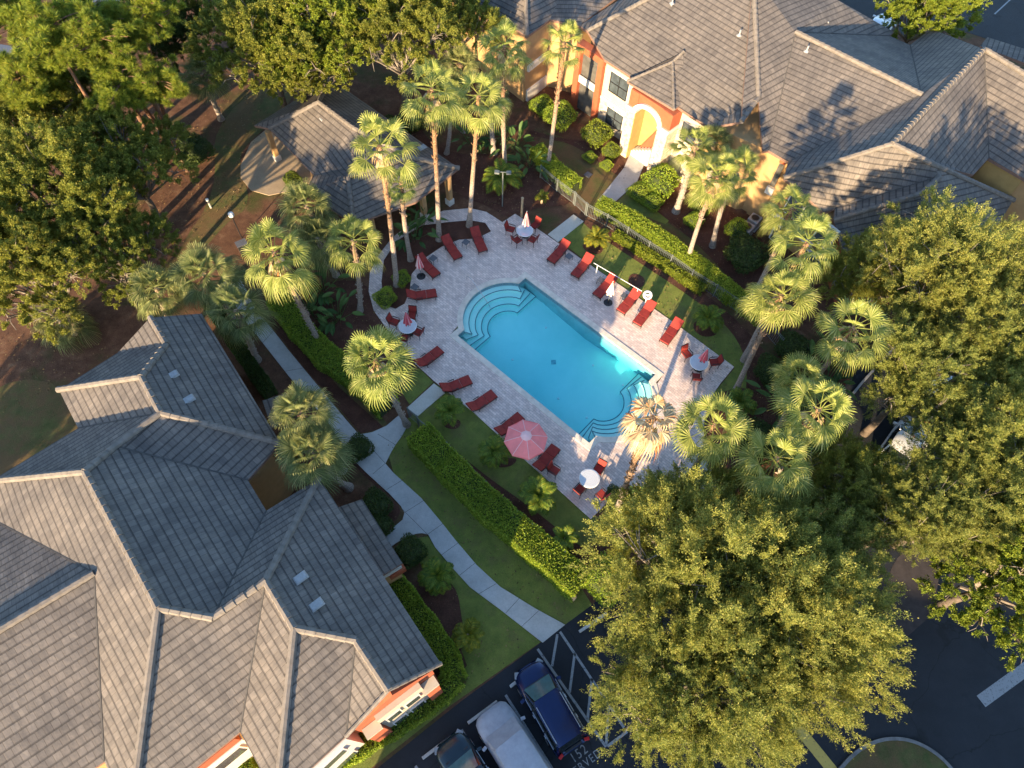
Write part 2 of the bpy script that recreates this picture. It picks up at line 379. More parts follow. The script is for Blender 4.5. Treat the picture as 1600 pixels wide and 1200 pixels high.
# mulch beds
BED = [
 [(600, 800), (600, 770), (560, 735), (530, 700), (520, 650), (540, 690), (575, 741), (607, 770), (628, 795), (620, 812), (605, 830)],
 [(640, 905), (690, 900), (715, 920), (722, 970), (730, 1010), (690, 1040), (640, 960)],
 [(645, 662), (675, 668), (740, 730), (840, 800), (905, 855), (950, 870), (920, 925), (820, 820), (700, 720)],
 [(430, 470), (560, 425), (600, 490), (640, 530), (650, 575), (628, 612), (560, 570), (500, 530)],
 [(905, 344), (915, 340), (990, 385), (1120, 470), (1190, 540), (1230, 600), (1200, 680), (1165, 620), (1168, 560), (1135, 505), (1060, 450), (940, 372)],
 [(1110, 620), (1165, 600), (1230, 640), (1260, 760), (1180, 780), (1110, 720)],
 [(820, 200), (870, 215), (945, 225), (985, 262), (975, 285), (900, 225), (840, 215)],
 [(1000, 290), (1090, 320), (1150, 330), (1200, 370), (1180, 480), (1100, 390), (1040, 340), (985, 300)],
 [(700, 300), (760, 320), (800, 345), (830, 325), (900, 320), (880, 290), (820, 250), (780, 240), (690, 240), (640, 180), (610, 190)],
 [(920, 372), (945, 385), (938, 398), (918, 395), (908, 383)], [(984, 425), (1010, 433), (1003, 452), (980, 448)], [(1085, 500), (1105, 505), (1125, 522), (1100, 528), (1082, 515)],
 [(695, 655), (722, 655), (716, 672), (692, 668)], [(755, 712), (785, 715), (812, 716), (795, 732), (762, 728)], [(825, 775), (850, 778), (845, 795), (820, 790)], [(900, 860), (960, 830), (985, 860), (940, 920), (890, 900)]]
for i, b in enumerate(BED): sheet('mulch_bed', b, Z2+.0012*i, M['mulch'], rnd=3)
# walkway
WL = [(345, 440), (377, 493), (450, 586), (500, 645), (533, 690), (547, 713), (575, 741), (607, 770), (626, 790), (632, 801), (629, 812), (598, 838), (606, 858), (618, 849), (635, 839), (650, 834), (659, 833), (669, 835), (680, 855), (706, 886), (734, 917), (780, 951), (848, 1004)]
WR = [(883, 976), (837, 951), (782, 917), (745, 883), (711, 843), (689, 815), (658, 778), (615, 739), (602, 724), (615, 699), (629, 679), (636, 666), (624, 648), (604, 665), (582, 675), (561, 679), (540, 655), (478, 580), (450, 546), (402, 484), (372, 430)]
sheet('concrete_walkway', WL+WR, .06, M['conc'], thick=.06)
J = MB()
for a, b in [((445, 580), (474, 575)), ((410, 536), (428, 516)), ((478, 618), (505, 612)), ((508, 655), (532, 644)), ((533, 690), (561, 679)), ((546, 712), (580, 700)), ((582, 741), (602, 724)), ((604, 765), (632, 748)), ((632, 801), (662, 782)), ((668, 835), (692, 818)), ((690, 867), (716, 848)), ((718, 899), (742, 880)), ((748, 928), (775, 912)), ((561, 679), (602, 724)), ((590, 678), (618, 695)), ((628, 795), (668, 835)), ((790, 958), (812, 934)), ((815, 979), (842, 954))]:
    A, B = P(*a, .062), P(*b, .062); n = (B-A).cross(Vector((0, 0, 1))).normalized()*.011
    J.poly([A-n, B-n, B+n, A+n])
tag(J.build('walkway_joints', M['joint']), kind='structure')
sheet('mulch_strip', [(404, 478), (425, 470), (470, 540), (530, 605), (600, 668), (582, 673), (563, 677), (478, 577), (452, 545)], .03, M['mulch'])
sheet('entry_path', [(1000, 235), (1010, 248), (995, 285), (958, 318), (935, 312), (975, 262), (983, 243)], .06, M['conc'], thick=.06)
sheet('gate_path', [(896, 335), (912, 346), (872, 378), (856, 366)], .066, M['conc_light'], thick=.05)
sheet('gate_path', [(636, 637), (678, 599), (696, 613), (653, 650)], .066, M['conc_light'], thick=.05)
sheet('gate_path', [(1090, 712), (1102, 718), (1140, 790), (1120, 800), (1072, 742)], .066, M['conc_light'], thick=.05)
CF = [(418, 200), (392, 222), (376, 258), (376, 278), (392, 297), (420, 305), (445, 300), (475, 285), (560, 290), (640, 300), (700, 300), (717, 320), (690, 335), (620, 340), (540, 350), (700, 240), (560, 140), (516, 130)]
sheet('shelter_floor', CF[:8]+[(560, 300), (650, 262), (520, 150)], .05, M['floor_tan'], thick=.05)
# deck
DK = [(923, 811), (868, 761), (814, 713), (741, 645), (677, 594), (649, 568), (626, 535), (603, 512), (584, 485), (576, 455), (578, 425), (592, 398), (612, 372), (650, 342), (694, 329), (734, 325), (760, 331), (785, 347), (805, 334), (822, 345), (857, 369), (912, 407), (980, 453), (1060, 509), (1147, 573), (1125, 600), (1108, 625), (1100, 660), (1100, 712), (1075, 741), (1035, 757), (1007, 764), (973, 761)]
dk = [(p.x, p.y) for p in pix(DK, .055)]
mb = MB(); mb.sheet(dk, .055, [[(p.x, p.y) for p in cop]])
n = len(dk); mb.add([(x, y, .055) for x, y in dk]+[(x, y, -.02) for x, y in dk], [(i, (i+1) % n, n+(i+1) % n, n+i) for i in range(n)])
tag(mb.build('paver_deck', M['paver']), kind='structure')
sheet('planting_island', [(600, 406), (596, 440), (598, 462), (606, 478), (618, 482), (632, 474), (640, 455), (643, 428), (662, 404), (690, 385), (717, 374), (745, 372), (767, 361), (758, 348), (734, 344), (700, 347), (660, 352), (620, 376)], .085, M['mulch'], thick=.05)

# ---------------------------------------------------------------- pool
pool = thing('swimming_pool', 'rectangular turquoise swimming pool with curved stepped ends in the paver deck', 'swimming pool', PC)
def ring(o, i, z0, z1):
    n = len(o); vs = [(p.x, p.y, z1) for p in o]+[(p.x, p.y, z1) for p in i]+[(p.x, p.y, z0) for p in o]+[(p.x, p.y, z0) for p in i]
    fs = []
    for k in range(n):
        q = (k+1) % n; fs += [(k, q, n+q, n+k), (2*n+k, 3*n+k, 3*n+q, 2*n+q), (k, 2*n+k, 2*n+q, q), (n+k, n+q, 3*n+q, 3*n+k)]
    return MB().add(vs, fs)
o1, i1 = pool_outline(.36), pool_outline(0)
if len(o1) != len(i1): i1 = i1[:]
def same(o):  # the outline with a fixed number of points, so that rings match
    out = []
    for s in (1, -1):
        cx = PL+SAG-BR_; r = BR_+o; xe = PL+o; aa = math.acos(min(1, max(-1, (xe-cx)/r))); aa = min(aa, math.asin(min(1, (BC+o*.5)/r)))
        out += [(s*(PL+o), -s*(PW+o)), (s*(PL+o), -s*(r*math.sin(aa)))]+[(s*(cx+r*math.cos(t)), s*r*math.sin(t)) for t in np.linspace(-aa, aa, 25)]+[(s*(PL+o), s*r*math.sin(aa)), (s*(PL+o), s*(PW+o))]
    return [PL2W(x, y) for x, y in out]
ring(same(.36), same(-.02), -.3, .085).build('coping', M['coping'], pool, True)
ring(same(.0), same(-.03), -.34, -.02).build('waterline_tile', M['water_tile'], pool, True)
rimw = same(.03); n = len(rimw); bas = MB()
def depth(p):
    x = (p-PC).dot(pu)/PL; y = (p-PC).dot(pv)/PW
    return -(1.25+.55*max(0, 1-abs(x)*1.1)+.15*(1-y))
bas.add([(p.x, p.y, .03) for p in rimw]+[(p.x, p.y, -2.2) for p in rimw], [(i, (i+1) % n, n+(i+1) % n, n+i) for i in range(n)])
bas.build('basin_wall', M['wallplaster'], pool, True)
fl = MB(); NXF = 24
g = [[PL2W((PL+SAG+.1)*(-1+2*i/NXF), (PW+.1)*(-1+2*j/12)) for i in range(NXF+1)] for j in range(13)]
for row in g:
    for p in row: p.z = depth(p)
fl.add([p for row in g for p in row], [(j*(NXF+1)+i, j*(NXF+1)+i+1, (j+1)*(NXF+1)+i+1, (j+1)*(NXF+1)+i) for j in range(12) for i in range(NXF)])
fl.build('basin_floor', M['plaster'], pool, True, smooth=True)
for s in (1, -1):
    cx = PL+SAG-BR_
    for k in range(4):
        r = BR_-.42*(k+1); z = -.30-.26*k; ang = math.asin(BC/BR_)
        aa = min(ang, math.asin(min(1, (BC-.12*k)/r)))
        inner = [(cx+r*math.cos(t), r*math.sin(t)) for t in np.linspace(-aa, aa, 17)]
        xw = PL-.02-.36*k
        wing = .25+.22*k
        inner = [(xw-.02, -BC-wing+.3), (inner[0][0]-.28, inner[0][1]-.10)]+inner+[(inner[-1][0]-.28, inner[-1][1]+.10), (xw-.02, BC+wing-.3)]
        inner = [(min(x, PL+SAG), y) for x, y in inner]
        R2 = BR_+.03; a2 = math.asin(BC/R2)
        outer = [(PL+.03, -BC-wing+.3)]+[(cx+R2*math.cos(t), R2*math.sin(t)) for t in np.linspace(-a2, a2, 17)]+[(PL+.03, BC+wing-.3)]
        poly = [PL2W(s*x, s*y) for x, y in outer+inner[::-1]]
        MB().prism(poly, -2.0, z).build('pool_step', M['plaster'], pool, True)
        e = MB(); pts = [PL2W(s*x, s*y, z+.012) for x, y in inner]
        for a, b in zip(pts, pts[1:]): e.beam(a, b, .055, .02)
        e.build('step_edge', M['step_tile'], pool, True)
mb = MB(); wz = -.10; ww = same(.02)
mb.prism([(p.x, p.y) for p in ww], -2.1, wz); mb.build('water', M['water'], pool, True)
def rail(pts, name='hand_rail'):
    mb = MB(); mb.tube([P(*p) for p in pts], .024, 6); return mb.build(name, M['steel'], pool, True, smooth=True)
rail([(729, 436, .05), (730, 431, .75), (736, 435, .85), (752, 458, .55), (765, 478, -.2), (766, 481, -.7)])
rail([(1012, 668, .05), (1010, 662, .7), (1000, 655, .8), (985, 646, .45), (978, 644, -.6)])
for k, (x, y) in enumerate([(813, 478), (853, 511), (927, 569), (973, 603), (762, 525), (801, 559), (873, 619), (917, 652)]):
    c = P(x, y, -1.5); c.z = depth(c)+.02
    MB().lathe([(.001, 0), (.09, 0), (.07, .03), (.001, .035)], 10, c).build('floor_inlet', M['plasticw'], pool, True)
c = P(865, 565, -1.8); c.z = depth(c)+.03; MB().box(c, (.32, .32, .03), R(4)).build('main_drain', M['drain'], pool, True)

# ---------------------------------------------------------------- roofs and buildings
def roof_mesh(parent, V, faces, thick=.2, name='roof', only_bottom=True):
    mb = MB(); W = {k: P(*v) for k, v in V.items()}
    edges = {}
    low = MB()
    for f in faces:
        pts = [W[k] for k in f]; nrm = Vector((0, 0, 0))
        for i in range(len(pts)): nrm += (pts[i]).cross(pts[(i+1) % len(pts)])
        if nrm.z < 0: pts = pts[::-1]; nrm = -nrm; f = f[::-1]
        nrm.normalize(); u = Vector((0, 0, 1)).cross(nrm).normalized(); v = nrm.cross(u)
        loops = tessellate_polygon([[Vector((p.x, p.y, 0)) for p in pts]])
        for t in loops:
            q = [pts[i] for i in t]
            if (q[1]-q[0]).cross(q[2]-q[0]).z < 0: q = q[::-1]
            mb.add(q, [(0, 1, 2)], [(p.dot(u), p.dot(v)) for p in q])
            low.add([p-Vector((0, 0, thick)) for p in q[::-1]], [(0, 1, 2)])
        for i in range(len(f)):
            e = (f[i], f[(i+1) % len(f)])
            if (e[1], e[0]) in edges: del edges[(e[1], e[0])]
            else: edges[e] = 1
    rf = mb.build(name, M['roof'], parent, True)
    for a, b in edges:
        A, B = W[a], W[b]; d = Vector((0, 0, thick))
        low.poly([A, B, B-d, A-d][::-1])
    low.build('fascia', M['fascia'], parent, True)
    return rf, W
def caps(rf, W, lines, r=.165, mat='cap'):
    for a, b in lines:
        A, B = W[a], W[b]; L = (B-A).length; k = max(2, int(L/.42)); mb = MB()
        for i in range(k):
            p, q = A.lerp(B, i/k), A.lerp(B, (i+1.06)/k); up = Vector((0, 0, .015))
            mb.tube([p+up*random.uniform(.6, 1.2), q+up*2], [r*random.uniform(.9, 1), r*1.12], 8)
        mb.build('ridge_cap', M[mat], rf)
def inset(pts, d):
    n = len(pts); A = sum(pts[i][0]*pts[(i+1) % n][1]-pts[(i+1) % n][0]*pts[i][1] for i in range(n))
    if A < 0: pts = pts[::-1]
    out = []
    for i in range(n):
        p, q, r = Vector(pts[i-1][:2]), Vector(pts[i][:2]), Vector(pts[(i+1) % n][:2])
        e1, e2 = (q-p).normalized(), (r-q).normalized(); n1, n2 = Vector((-e1.y, e1.x)), Vector((-e2.y, e2.x))
        b = (n1+n2); l = b.length
        b = b/l if l > 1e-3 else n1
        out.append(q+b*min(d/max(.35, b.dot(n1)), d*2))
    return out
def vent(rf, px, py, z, kind='tile'):
    c = P(px, py, z)
    if kind == 'tile': MB().box(c+Vector((0, 0, .07)), (.42, .62, .10), R(-48), top=.8).build('roof_vent', M['vent'], rf)
    else: MB().tube([c-Vector((0, 0, .2)), c+Vector((0, 0, .4))], .06, 8).lathe([(.2, -.02), (.07, .1)], 10, c).build('vent_pipe', M['vent'], rf)

# --- apartment building at the lower left of the walkway
b1 = thing('apartment_building', 'two-storey apartment building with stepped grey-brown tile roof beside the curved walkway', 'building', P(250, 950, 0)*Vector((1, 1, 0)).x if False else (P(250, 950, 8).x, P(250, 950, 8).y, 0), 0, 'apartment buildings round the pool')
V1 = dict(a=(235, 496, 7.15), b=(260, 538, 7.15), c=(184, 551, 6), d=(92, 609, 6), e=(221, 589, 8.05), f=(251, 645, 8.05), g=(122, 669, 6), h=(315, 490, 6), i=(438, 692, 6),
 k=(181, 697, 8.05), l=(387, 750, 6), m=(133, 737, 8.75), n=(-15, 752, 6), o=(-2, 817, 6), p=(147, 895, 8.0), q=(247, 950, 8.75), r=(332, 965, 8.05), s=(416, 798, 6), t=(497, 748, 6), u=(415, 908, 8.05),
 v=(689, 1037, 6), w=(607, 1078, 7.2), x=(555, 1000, 7.2), y=(460, 982, 8.05), z=(541, 1150, 6), A=(433, 1250, 6), B=(375, 1144, 6), C=(205, 1281, 6), D=(163, 1190, 6), E=(-200, 1105, 8.0), F=(-200, 1440, 6), G=(-200, 930, 6), T=(510, 764, 6))
rf1, W1 = roof_mesh(b1, V1, [list('abc'), list('cbed'), list('defg'), list('ahifeb'), list('gfkmn'), list('filk'), list('klsrqm'), list('mqCDpon'), list('opEG'), list('pDFE'),
    list('rstu'), list('qruBC'), list('utTvwxy'), list('uyAB'), list('yxzA'), list('xwz')])
caps(rf1, W1, [tuple(s) for s in ('ab', 'be', 'ef', 'fi', 'fk', 'km', 'mn', 'mq', 'qC', 'qr', 'ru', 'ut', 'uy', 'yx', 'yA', 'xw', 'pE', 'ed')])
caps(rf1, W1, [tuple(s) for s in ('de', 'wv', 'wz')], .09)
for a, b in ('gf', 'kl', 'sr', 'op', 'pD', 'uB', 'xz'):
    mb = MB(); mb.beam(W1[a]+Vector((0, 0, .02)), W1[b]+Vector((0, 0, .02)), .06, .03); mb.build('valley_flashing', M['joint'], rf1)
for x, y, z in [(270, 587, 7.2), (295, 625, 7.2), (470, 903, 7.4), (495, 945, 7.4)]: vent(rf1, x, y, z+.15)
vent(rf1, 66, 920, 7.1, 'pipe')
mb = MB(); A = P(147, 852, 7.75); B = P(126, 877, 7.5); mb.beam(A, B, .5, .12); mb.build('flashing_pan', M['cap'], rf1)
foot = [W1[k] for k in 'ahiltTvwzABCDFGongdc']
foot = [W1[k] for k in ('a', 'h', 'i', 'l', 's', 't', 'T', 'v', 'w', 'z', 'A', 'B', 'C', 'D', 'F', 'G', 'o', 'n', 'g', 'd', 'c')]
MB().prism(inset(foot, .5), 0, 5.85).build('wall', M['tan'], b1, True)
# south-east gable wall with its porch block and two rows of windows
ga, gb = P(541, 1150, 6), P(689, 1037, 6); gu = (gb-ga); gu.z = 0; gl = gu.length; gu.normalize(); gn = Vector((gu.y, -gu.x, 0))
def gp(s, out, z): return Vector((ga.x, ga.y, 0))+gu*s+gn*out+Vector((0, 0, z))
def gbox(mb, s0, s1, o0, o1, z0, z1):
    vs = [gp(s, o, z) for z in (z0, z1) for s, o in ((s0, o0), (s1, o0), (s1, o1), (s0, o1))]
    return mb.add(vs, [(3, 2, 1, 0), (4, 5, 6, 7), (0, 1, 5, 4), (1, 2, 6, 5), (2, 3, 7, 6), (3, 0, 4, 7)])
gbox(MB(), .35, gl-.45, -.6, -.05, 0, 5.6).build('gable_wall', M['orange'], b1, True)
wa_ = (W1['w']-ga).dot(gu); tri = [(.45, 5.6), (gl-.5, 5.6), (wa_, 6.85)]
MB().add([gp(s_, o_, z_) for o_ in (-.05, -.4) for s_, z_ in tri], [(0, 1, 2), (5, 4, 3), (0, 3, 4, 1), (1, 4, 5, 2), (2, 5, 3, 0)]).build('gable_wall', M['orange'], b1, True)
gbox(MB(), .5, 1.25, -.04, .42, 0, 4.3).build('corner_pillar', M['orange'], b1, True)
gbox(MB(), gl-1.2, gl-.55, -.04, .42, 0, 4.3).build('corner_pillar', M['orange'], b1, True)
bal = gbox(MB(), 1.26, gl-1.21, -.04, .22, 0, 5.5).build('bay_wall', M['cream'], b1, True)
for zz in (1.0, 3.5):
    for i_, (s0, s1) in enumerate(((1.5, gl/2-.1), (gl/2+.1, gl-1.45))):
        wf = gbox(MB(), s0, s1, .221, .29, zz-.06, zz+1.06).build('window', M['white'], b1, True)
        gbox(MB(), s0+.07, s1-.07, .27, .302, zz, zz+1.0).build('pane', M['glass'], wf)
for s_ in (.88, gl-.88): gbox(MB(), s_-.42, s_+.36, -.03, .46, 4.301, 4.5).build('pillar_cap', M['cream'], b1, True)
# long low wall with windows further down
ha, hb = P(433, 1250, 6), P(541, 1150, 6); hu = hb-ha; hu.z = 0; hl = hu.length; hu.normalize(); hn = Vector((hu.y, -hu.x, 0))
def fbox(mb, A, u, nn, s0, s1, o0, o1, z0, z1):
    A = Vector((A.x, A.y, 0)); vs = [A+u*s+nn*o+Vector((0, 0, z)) for z in (z0, z1) for s, o in ((s0, o0), (s1, o0), (s1, o1), (s0, o1))]
    return mb.add(vs, [(3, 2, 1, 0), (4, 5, 6, 7), (0, 1, 5, 4), (1, 2, 6, 5), (2, 3, 7, 6), (3, 0, 4, 7)])
fbox(MB(), ha, hu, hn, .2, hl-.1, -.5, .05, 0, 5.7).build('bay_wall', M['white'], b1, True)
for zz in (1., 3.6):
    wf = fbox(MB(), ha, hu, hn, hl-2.6, hl-.5, .051, .12, zz, zz+1.1).build('window', M['white'], b1, True)
    fbox(MB(), ha, hu, hn, hl-2.5, hl-.6, .10, .135, zz+.07, zz+1.03).build('pane', M['glass'], wf)
ka, kb = P(205, 1281, 6), P(375, 1144, 6); ku = kb-ka; ku.z = 0; kl = ku.length; ku.normalize(); kn = Vector((ku.y, -ku.x, 0))
fbox(MB(), ka, ku, kn, .3, kl-.35, -.5, .02, 4.9, 5.75).build('wall_band', M['orange'], b1, True)
fbox(MB(), ka, ku, kn, .35, kl-.3, -.45, .06, 0, 4.89).build('bay_wall', M['white'], b1, True)
for s_ in (.6, 3.0):
    wf = fbox(MB(), ka, ku, kn, kl-s_-1.9, kl-s_, .061, .12, 3.1, 4.5).build('window', M['white'], b1, True)
    fbox(MB(), ka, ku, kn, kl-s_-1.8, kl-s_-.1, .10, .135, 3.2, 4.4).build('pane', M['glass'], wf)
# porch roof on the walkway side
Vp = dict(a=(527, 793, 4.6), b=(566, 780, 4.1), c=(629, 880, 4.1), d=(598, 899, 4.6))
rp, Wp = roof_mesh(b1, Vp, [list('abcd')], .18, 'porch_roof')
MB().prism([P(*q, 4.1).xy for q in [(535, 800), (562, 786), (618, 876), (594, 890)]], 0, 3.9).build('porch_wall', M['tan'], b1, True)
gA = P(597, 897, 4.3); MB().box(P(620, 893, 2.6), (.9, .35, .5), R(35)).build('porch_bracket', M['orange'], b1, True)
MB().box(P(606, 896, 3.4), (1.5, .18, .35), R(35)).build('porch_trim', M['white'], b1, True)
Vq = dict(a=(410, 626, 4.2), b=(447, 614, 3.9), c=(462, 650, 3.9), d=(425, 670, 4.2))
roof_mesh(b1, Vq, [list('abcd')], .18, 'porch_roof')
MB().prism([P(*q, 3.9).xy for q in [(418, 630), (440, 622), (452, 648), (430, 662)]], 0, 3.6).build('porch_wall', M['tan'], b1, True)
tag(b1, 'two-storey apartment building with stepped grey-brown tile roof beside the curved walkway', 'building', 'apartment buildings round the pool')

# --- apartment building at the upper right
c0 = P(1200, 150, 6); b2 = thing('apartment_building', 'two-storey apartment building with arched orange and yellow entrance behind the clipped hedge', 'building', (c0.x, c0.y, 0), 0, 'apartment buildings round the pool')
V2 = dict(a=(918, 48, 6.5), b=(945, 93, 6), c=(1108, 199, 6), d=(1185, 153, 7.7), e=(1158, 190, 7.2), f=(1192, 236, 6), g=(1201, 235, 6), h=(1243, 50, 9.3), i=(1390, 56, 6.3), j=(1397, 50, 6), k=(1309, 0, 9), l=(1240, -40, 10.6), m=(1177, -40, 10.8), n=(1040, -16, 9.0), o=(1010, 0, 8.4), p=(905, 40, 6.2),
 q=(1440, 148, 9.0), r=(1232, 253, 6), s=(1422, 70, 6), t=(1455, 45, 6), u=(1538, 77, 9.2), v=(1394, 225, 9.2), w=(1225, 278, 6), x=(1521, 273, 6), y=(1545, 247, 6), z=(1460, 258, 7.9), A=(1457, 279, 7.4), B=(1305, 326, 5.2), C=(1288, 332, 4.9), D=(1440, 302, 7.3), E=(1303, 344, 5.0), G=(1583, 313, 4.2), I=(1563, 346, 4.2), J=(1480, 425, 3.6), K=(1330, 430, 3.6),
 N=(1680, 165, 9.2), O=(1680, 325, 6), Q=(1060, -60, 8.3), S=(1467, 277, 7.5))
rf2, W2 = roof_mesh(b2, V2, [list('abcdmno'), list('cde'), list('demlkjihgf'), list('hirq')[:0] or ['h', 'i', 's', 'q'], list('hqrg'), list('qstuvwr'), list('uyxzv'), list('vzSA')+['B', 'C', 'w'], list('ASDEB'), ['z', 'G', 'I', 'J', 'K', 'E', 'D', 'S'], ['u', 'N', 'O', 'y'], ['a', 'o', 'n', 'Q', 'p']])
caps(rf2, W2, [('d', 'm'), ('d', 'e'), ('h', 'q'), ('u', 'v'), ('v', 'z'), ('v', 'w'), ('z', 'G'), ('D', 'E'), ('D', 'S'), ('a', 'o'), ('o', 'n'), ('u', 'N')])
for a, b in (('h', 'g'), ('q', 'r'), ('q', 's'), ('u', 'y'), ('h', 'i'), ('A', 'B')):
    MB().beam(W2[a]+Vector((0, 0, .02)), W2[b]+Vector((0, 0, .02)), .06, .03).build('valley_flashing', M['joint'], rf2)
for x, y, z in [(1197, 30, 9.3), (1212, 17, 9.4), (1228, 4, 9.5), (1452, 210, 8), (1466, 193, 8), (1499, 158, 8), (1513, 144, 8)]: vent(rf2, x, y, z+.15)
for x, y, z in [(1155, 55, 9.0), (1050, 5, 8.9), (1291, 42, 8.3), (1260, 80, 8.9), (1222, 106, 8)]: vent(rf2, x, y, z, 'pipe')
Vg = dict(a=(980, 127, 6.12), b=(1051, 97, 7.2), c=(1053, 171, 6.05), d=(1068, 81, 7.7), e=(1067, 163, 6.12))
rg, Wg = roof_mesh(b2, Vg, [list('abc'), list('bcde')[:0] or ['b', 'd', 'e', 'c']], .16, 'entrance_roof')
MB().add([P(980, 125, 6.1), P(1051, 97, 7.2), P(1068, 81, 7.7), P(1066, 78, 7.3)], [(0, 3, 2, 1)]).build('entrance_roof', M['roof'], b2, True)
caps(rg, Wg, [('b', 'c'), ('b', 'd'), ('a', 'b')], .1)
Vw = dict(a=(823, 57, 6), b=(821, -40, 8), c=(700, -90, 8), d=(735, -5, 6), e=(860, 30, 6), f=(890, -40, 7.4), g=(905, 40, 6.1), h=(1050, -70, 8))
rw, Ww = roof_mesh(b2, Vw, [list('abcd'), list('aefb'), list('eghf')], .2, 'wing_roof')
caps(rw, Ww, [('a', 'b')])
Vx = dict(a=(1531, 72, 5.9), b=(1543, 58, 5.9), c=(1660, 95, 6.6), d=(1660, 120, 6.6))
roof_mesh(b2, Vx, [list('abcd')], .2, 'rear_roof')
ft = [W2[k] for k in ('a', 'b', 'c', 'f', 'g', 'r', 'w')]+[P(1440, 285, 6), P(1521, 273, 6), P(1545, 250, 6), P(1600, 282, 6), P(1700, 340, 6), P(1700, 150, 6), P(1540, 72, 6), P(1455, 47, 6), P(1422, 72, 6), P(1395, 52, 6), P(1280, -20, 6), P(1060, -70, 6), P(940, 20, 6)]
MB().prism(inset(ft, .45), 0, 5.85).build('wall', M['tan'], b2, True)
MB().prism(inset([P(*q, 6) for q in [(823, 57), (860, 30), (905, 42), (980, -20), (820, -80), (700, -60), (735, -5)]], .12), 0, 5.85).build('wing_wall', M['tan'], b2, True)
MB().prism(inset([P(*q, 4.8) for q in [(1225, 280), (1288, 334), (1304, 346), (1440, 305)]], .35), 0, 4.6).build('low_wall', M['tan'], b2, True)
MB().prism(inset([P(*q, 4) for q in [(1583, 316), (1565, 344), (1480, 425), (1340, 425), (1310, 345)]], .4), 0, 3.45).build('low_wall', M['orange'], b2, True)
# trim bands on the wing
wa, wb = P(822, 156, 0), P(860, 125, 0); wu = (wb-wa); wl = wu.length; wu.normalize(); wn = Vector((wu.y, -wu.x, 0))
for z0, z1 in ((0, 1.0), (2.75, 3.25)): fbox(MB(), wa, wu, wn, -.1, wl, -.5, .22, z0, z1).build('trim_band', M['white'], b2, True)
wc = P(760, 118, 0); wd = P(822, 156, 0); wv = (wd-wc); wvl = wv.length; wv.normalize(); wm = Vector((wv.y, -wv.x, 0))
# facade towards the pool
fa, fb = P(945, 93, 6), P(1108, 199, 6); fu = fb-fa; fu.z = 0; fl_ = fu.length; fu.normalize(); fn = Vector((fu.y, -fu.x, 0))
F0 = Vector((fa.x, fa.y, 0))
def S(px, py, out=0):  # distance along the facade and height of a photo pixel
    q = PV(px, py, F0+fn*out, fu); return (q-F0).dot(fu), q.z
def fb_(s0, s1, o0, o1, z0, z1, name, mat, parent=None):
    return fbox(MB(), F0, fu, fn, s0, s1, o0, o1, z0, z1).build(name, M[mat], parent or b2, True) if not parent else fbox(MB(), F0, fu, fn, s0, s1, o0, o1, z0, z1).build(name, M[mat], parent)
OUT = -.35  # plane of the plastered wall
s_p1 = S(930, 183, OUT)[0]; s_st = S(978, 226, OUT)[0]
fb_(-2.9, s_p1-.2, -2.2, -1.7, 0, 5.8, 'balcony_wall', 'tan')
fb_(-2.9, s_p1, -1.69, -.25, 2.7, 3.0, 'balcony_floor', 'orange')
fb_(-2.7, s_p1, -.24, -.14, 2.75, 3.35, 'balcony_parapet', 'white')
fb_(-2.7, s_p1-.1, -.40, -.36, 3.3, 5.7, 'porch_screen', 'screen'); fb_(-2.7, s_p1-.1, -.40, -.36, .2, 2.6, 'porch_screen', 'screen')
for s_ in (-2.9, s_p1-.25): fb_(s_, s_+.5, -.7, -.02, 0, 5.85, 'porch_pillar', 'orange')
fb_(-2.95, s_p1+.3, -.75, -.05, 5.35, 5.86, 'porch_lintel', 'orange')
fb_(s_p1+.26, fl_-.2, -.9, OUT, 2.6, 5.83, 'upper_wall', 'cream')
fb_(s_p1+.26, s_st+1, -.9, OUT+.03, 0, 2.58, 'lower_wall', 'stone')
fb_(s_p1+.26, s_st+.3, -.9, OUT+.08, 2.50, 2.72, 'trim_band', 'white')
def window(s0, s1, z0, z1, o=OUT):
    wf = fb_(s0-.08, s1+.08, o+.001, o+.05, z0-.08, z1+.08, 'window', 'white')
    fb_(s0, s1, o+.03, o+.062, z0, z1, 'pane', 'glass', wf)
    mb = MB(); w_ = (s1-s0)
    for k in (0, .5, 1): fbox(mb, F0, fu, fn, s0+w_*k-.035, s0+w_*k+.035, o+.0625, o+.09, z0, z1)
    fbox(mb, F0, fu, fn, s0, s1, o+.091, o+.11, (z0+z1)/2-.03, (z0+z1)/2+.03); fbox(mb, F0, fu, fn, s0, s1, o+.091, o+.11, z0-.03, z0+.03)
    mb.build('window_frame', M['black'], wf)
sw = S(952, 140, OUT)[0]; window(sw, sw+1.75, 3.6, 5.2); sw2 = S(946, 195, OUT)[0]; window(sw2, sw2+1.6, .8, 2.2)
# entrance block
e0 = S(978, 240, .9)[0]; pe = P(978, 241, 0); e0 = (pe-F0).dot(fu); eo = (pe-F0).dot(fn)
ew = (P(1053, 171, 6)-P(980, 127, 6)).length-.1
e0 = (Vector((P(980, 127, 6).x, P(980, 127, 6).y, 0))-F0).dot(fu)+.1
fo = max(.3, (Vector((P(1053, 171, 6).x, P(1053, 171, 6).y, 0))-F0).dot(fn))+.0
eo = max(eo, .9)
print('ENT', e0, ew, eo, fo, s_p1, s_st, fl_)
px0, px1 = s_st+.25, s_st+4.2
for s0, s1 in ((px0, px0+.80), (px1-.95, px1)): fb_(s0, s1, OUT, eo, 0, 4.55, 'stone_pier', 'stone')
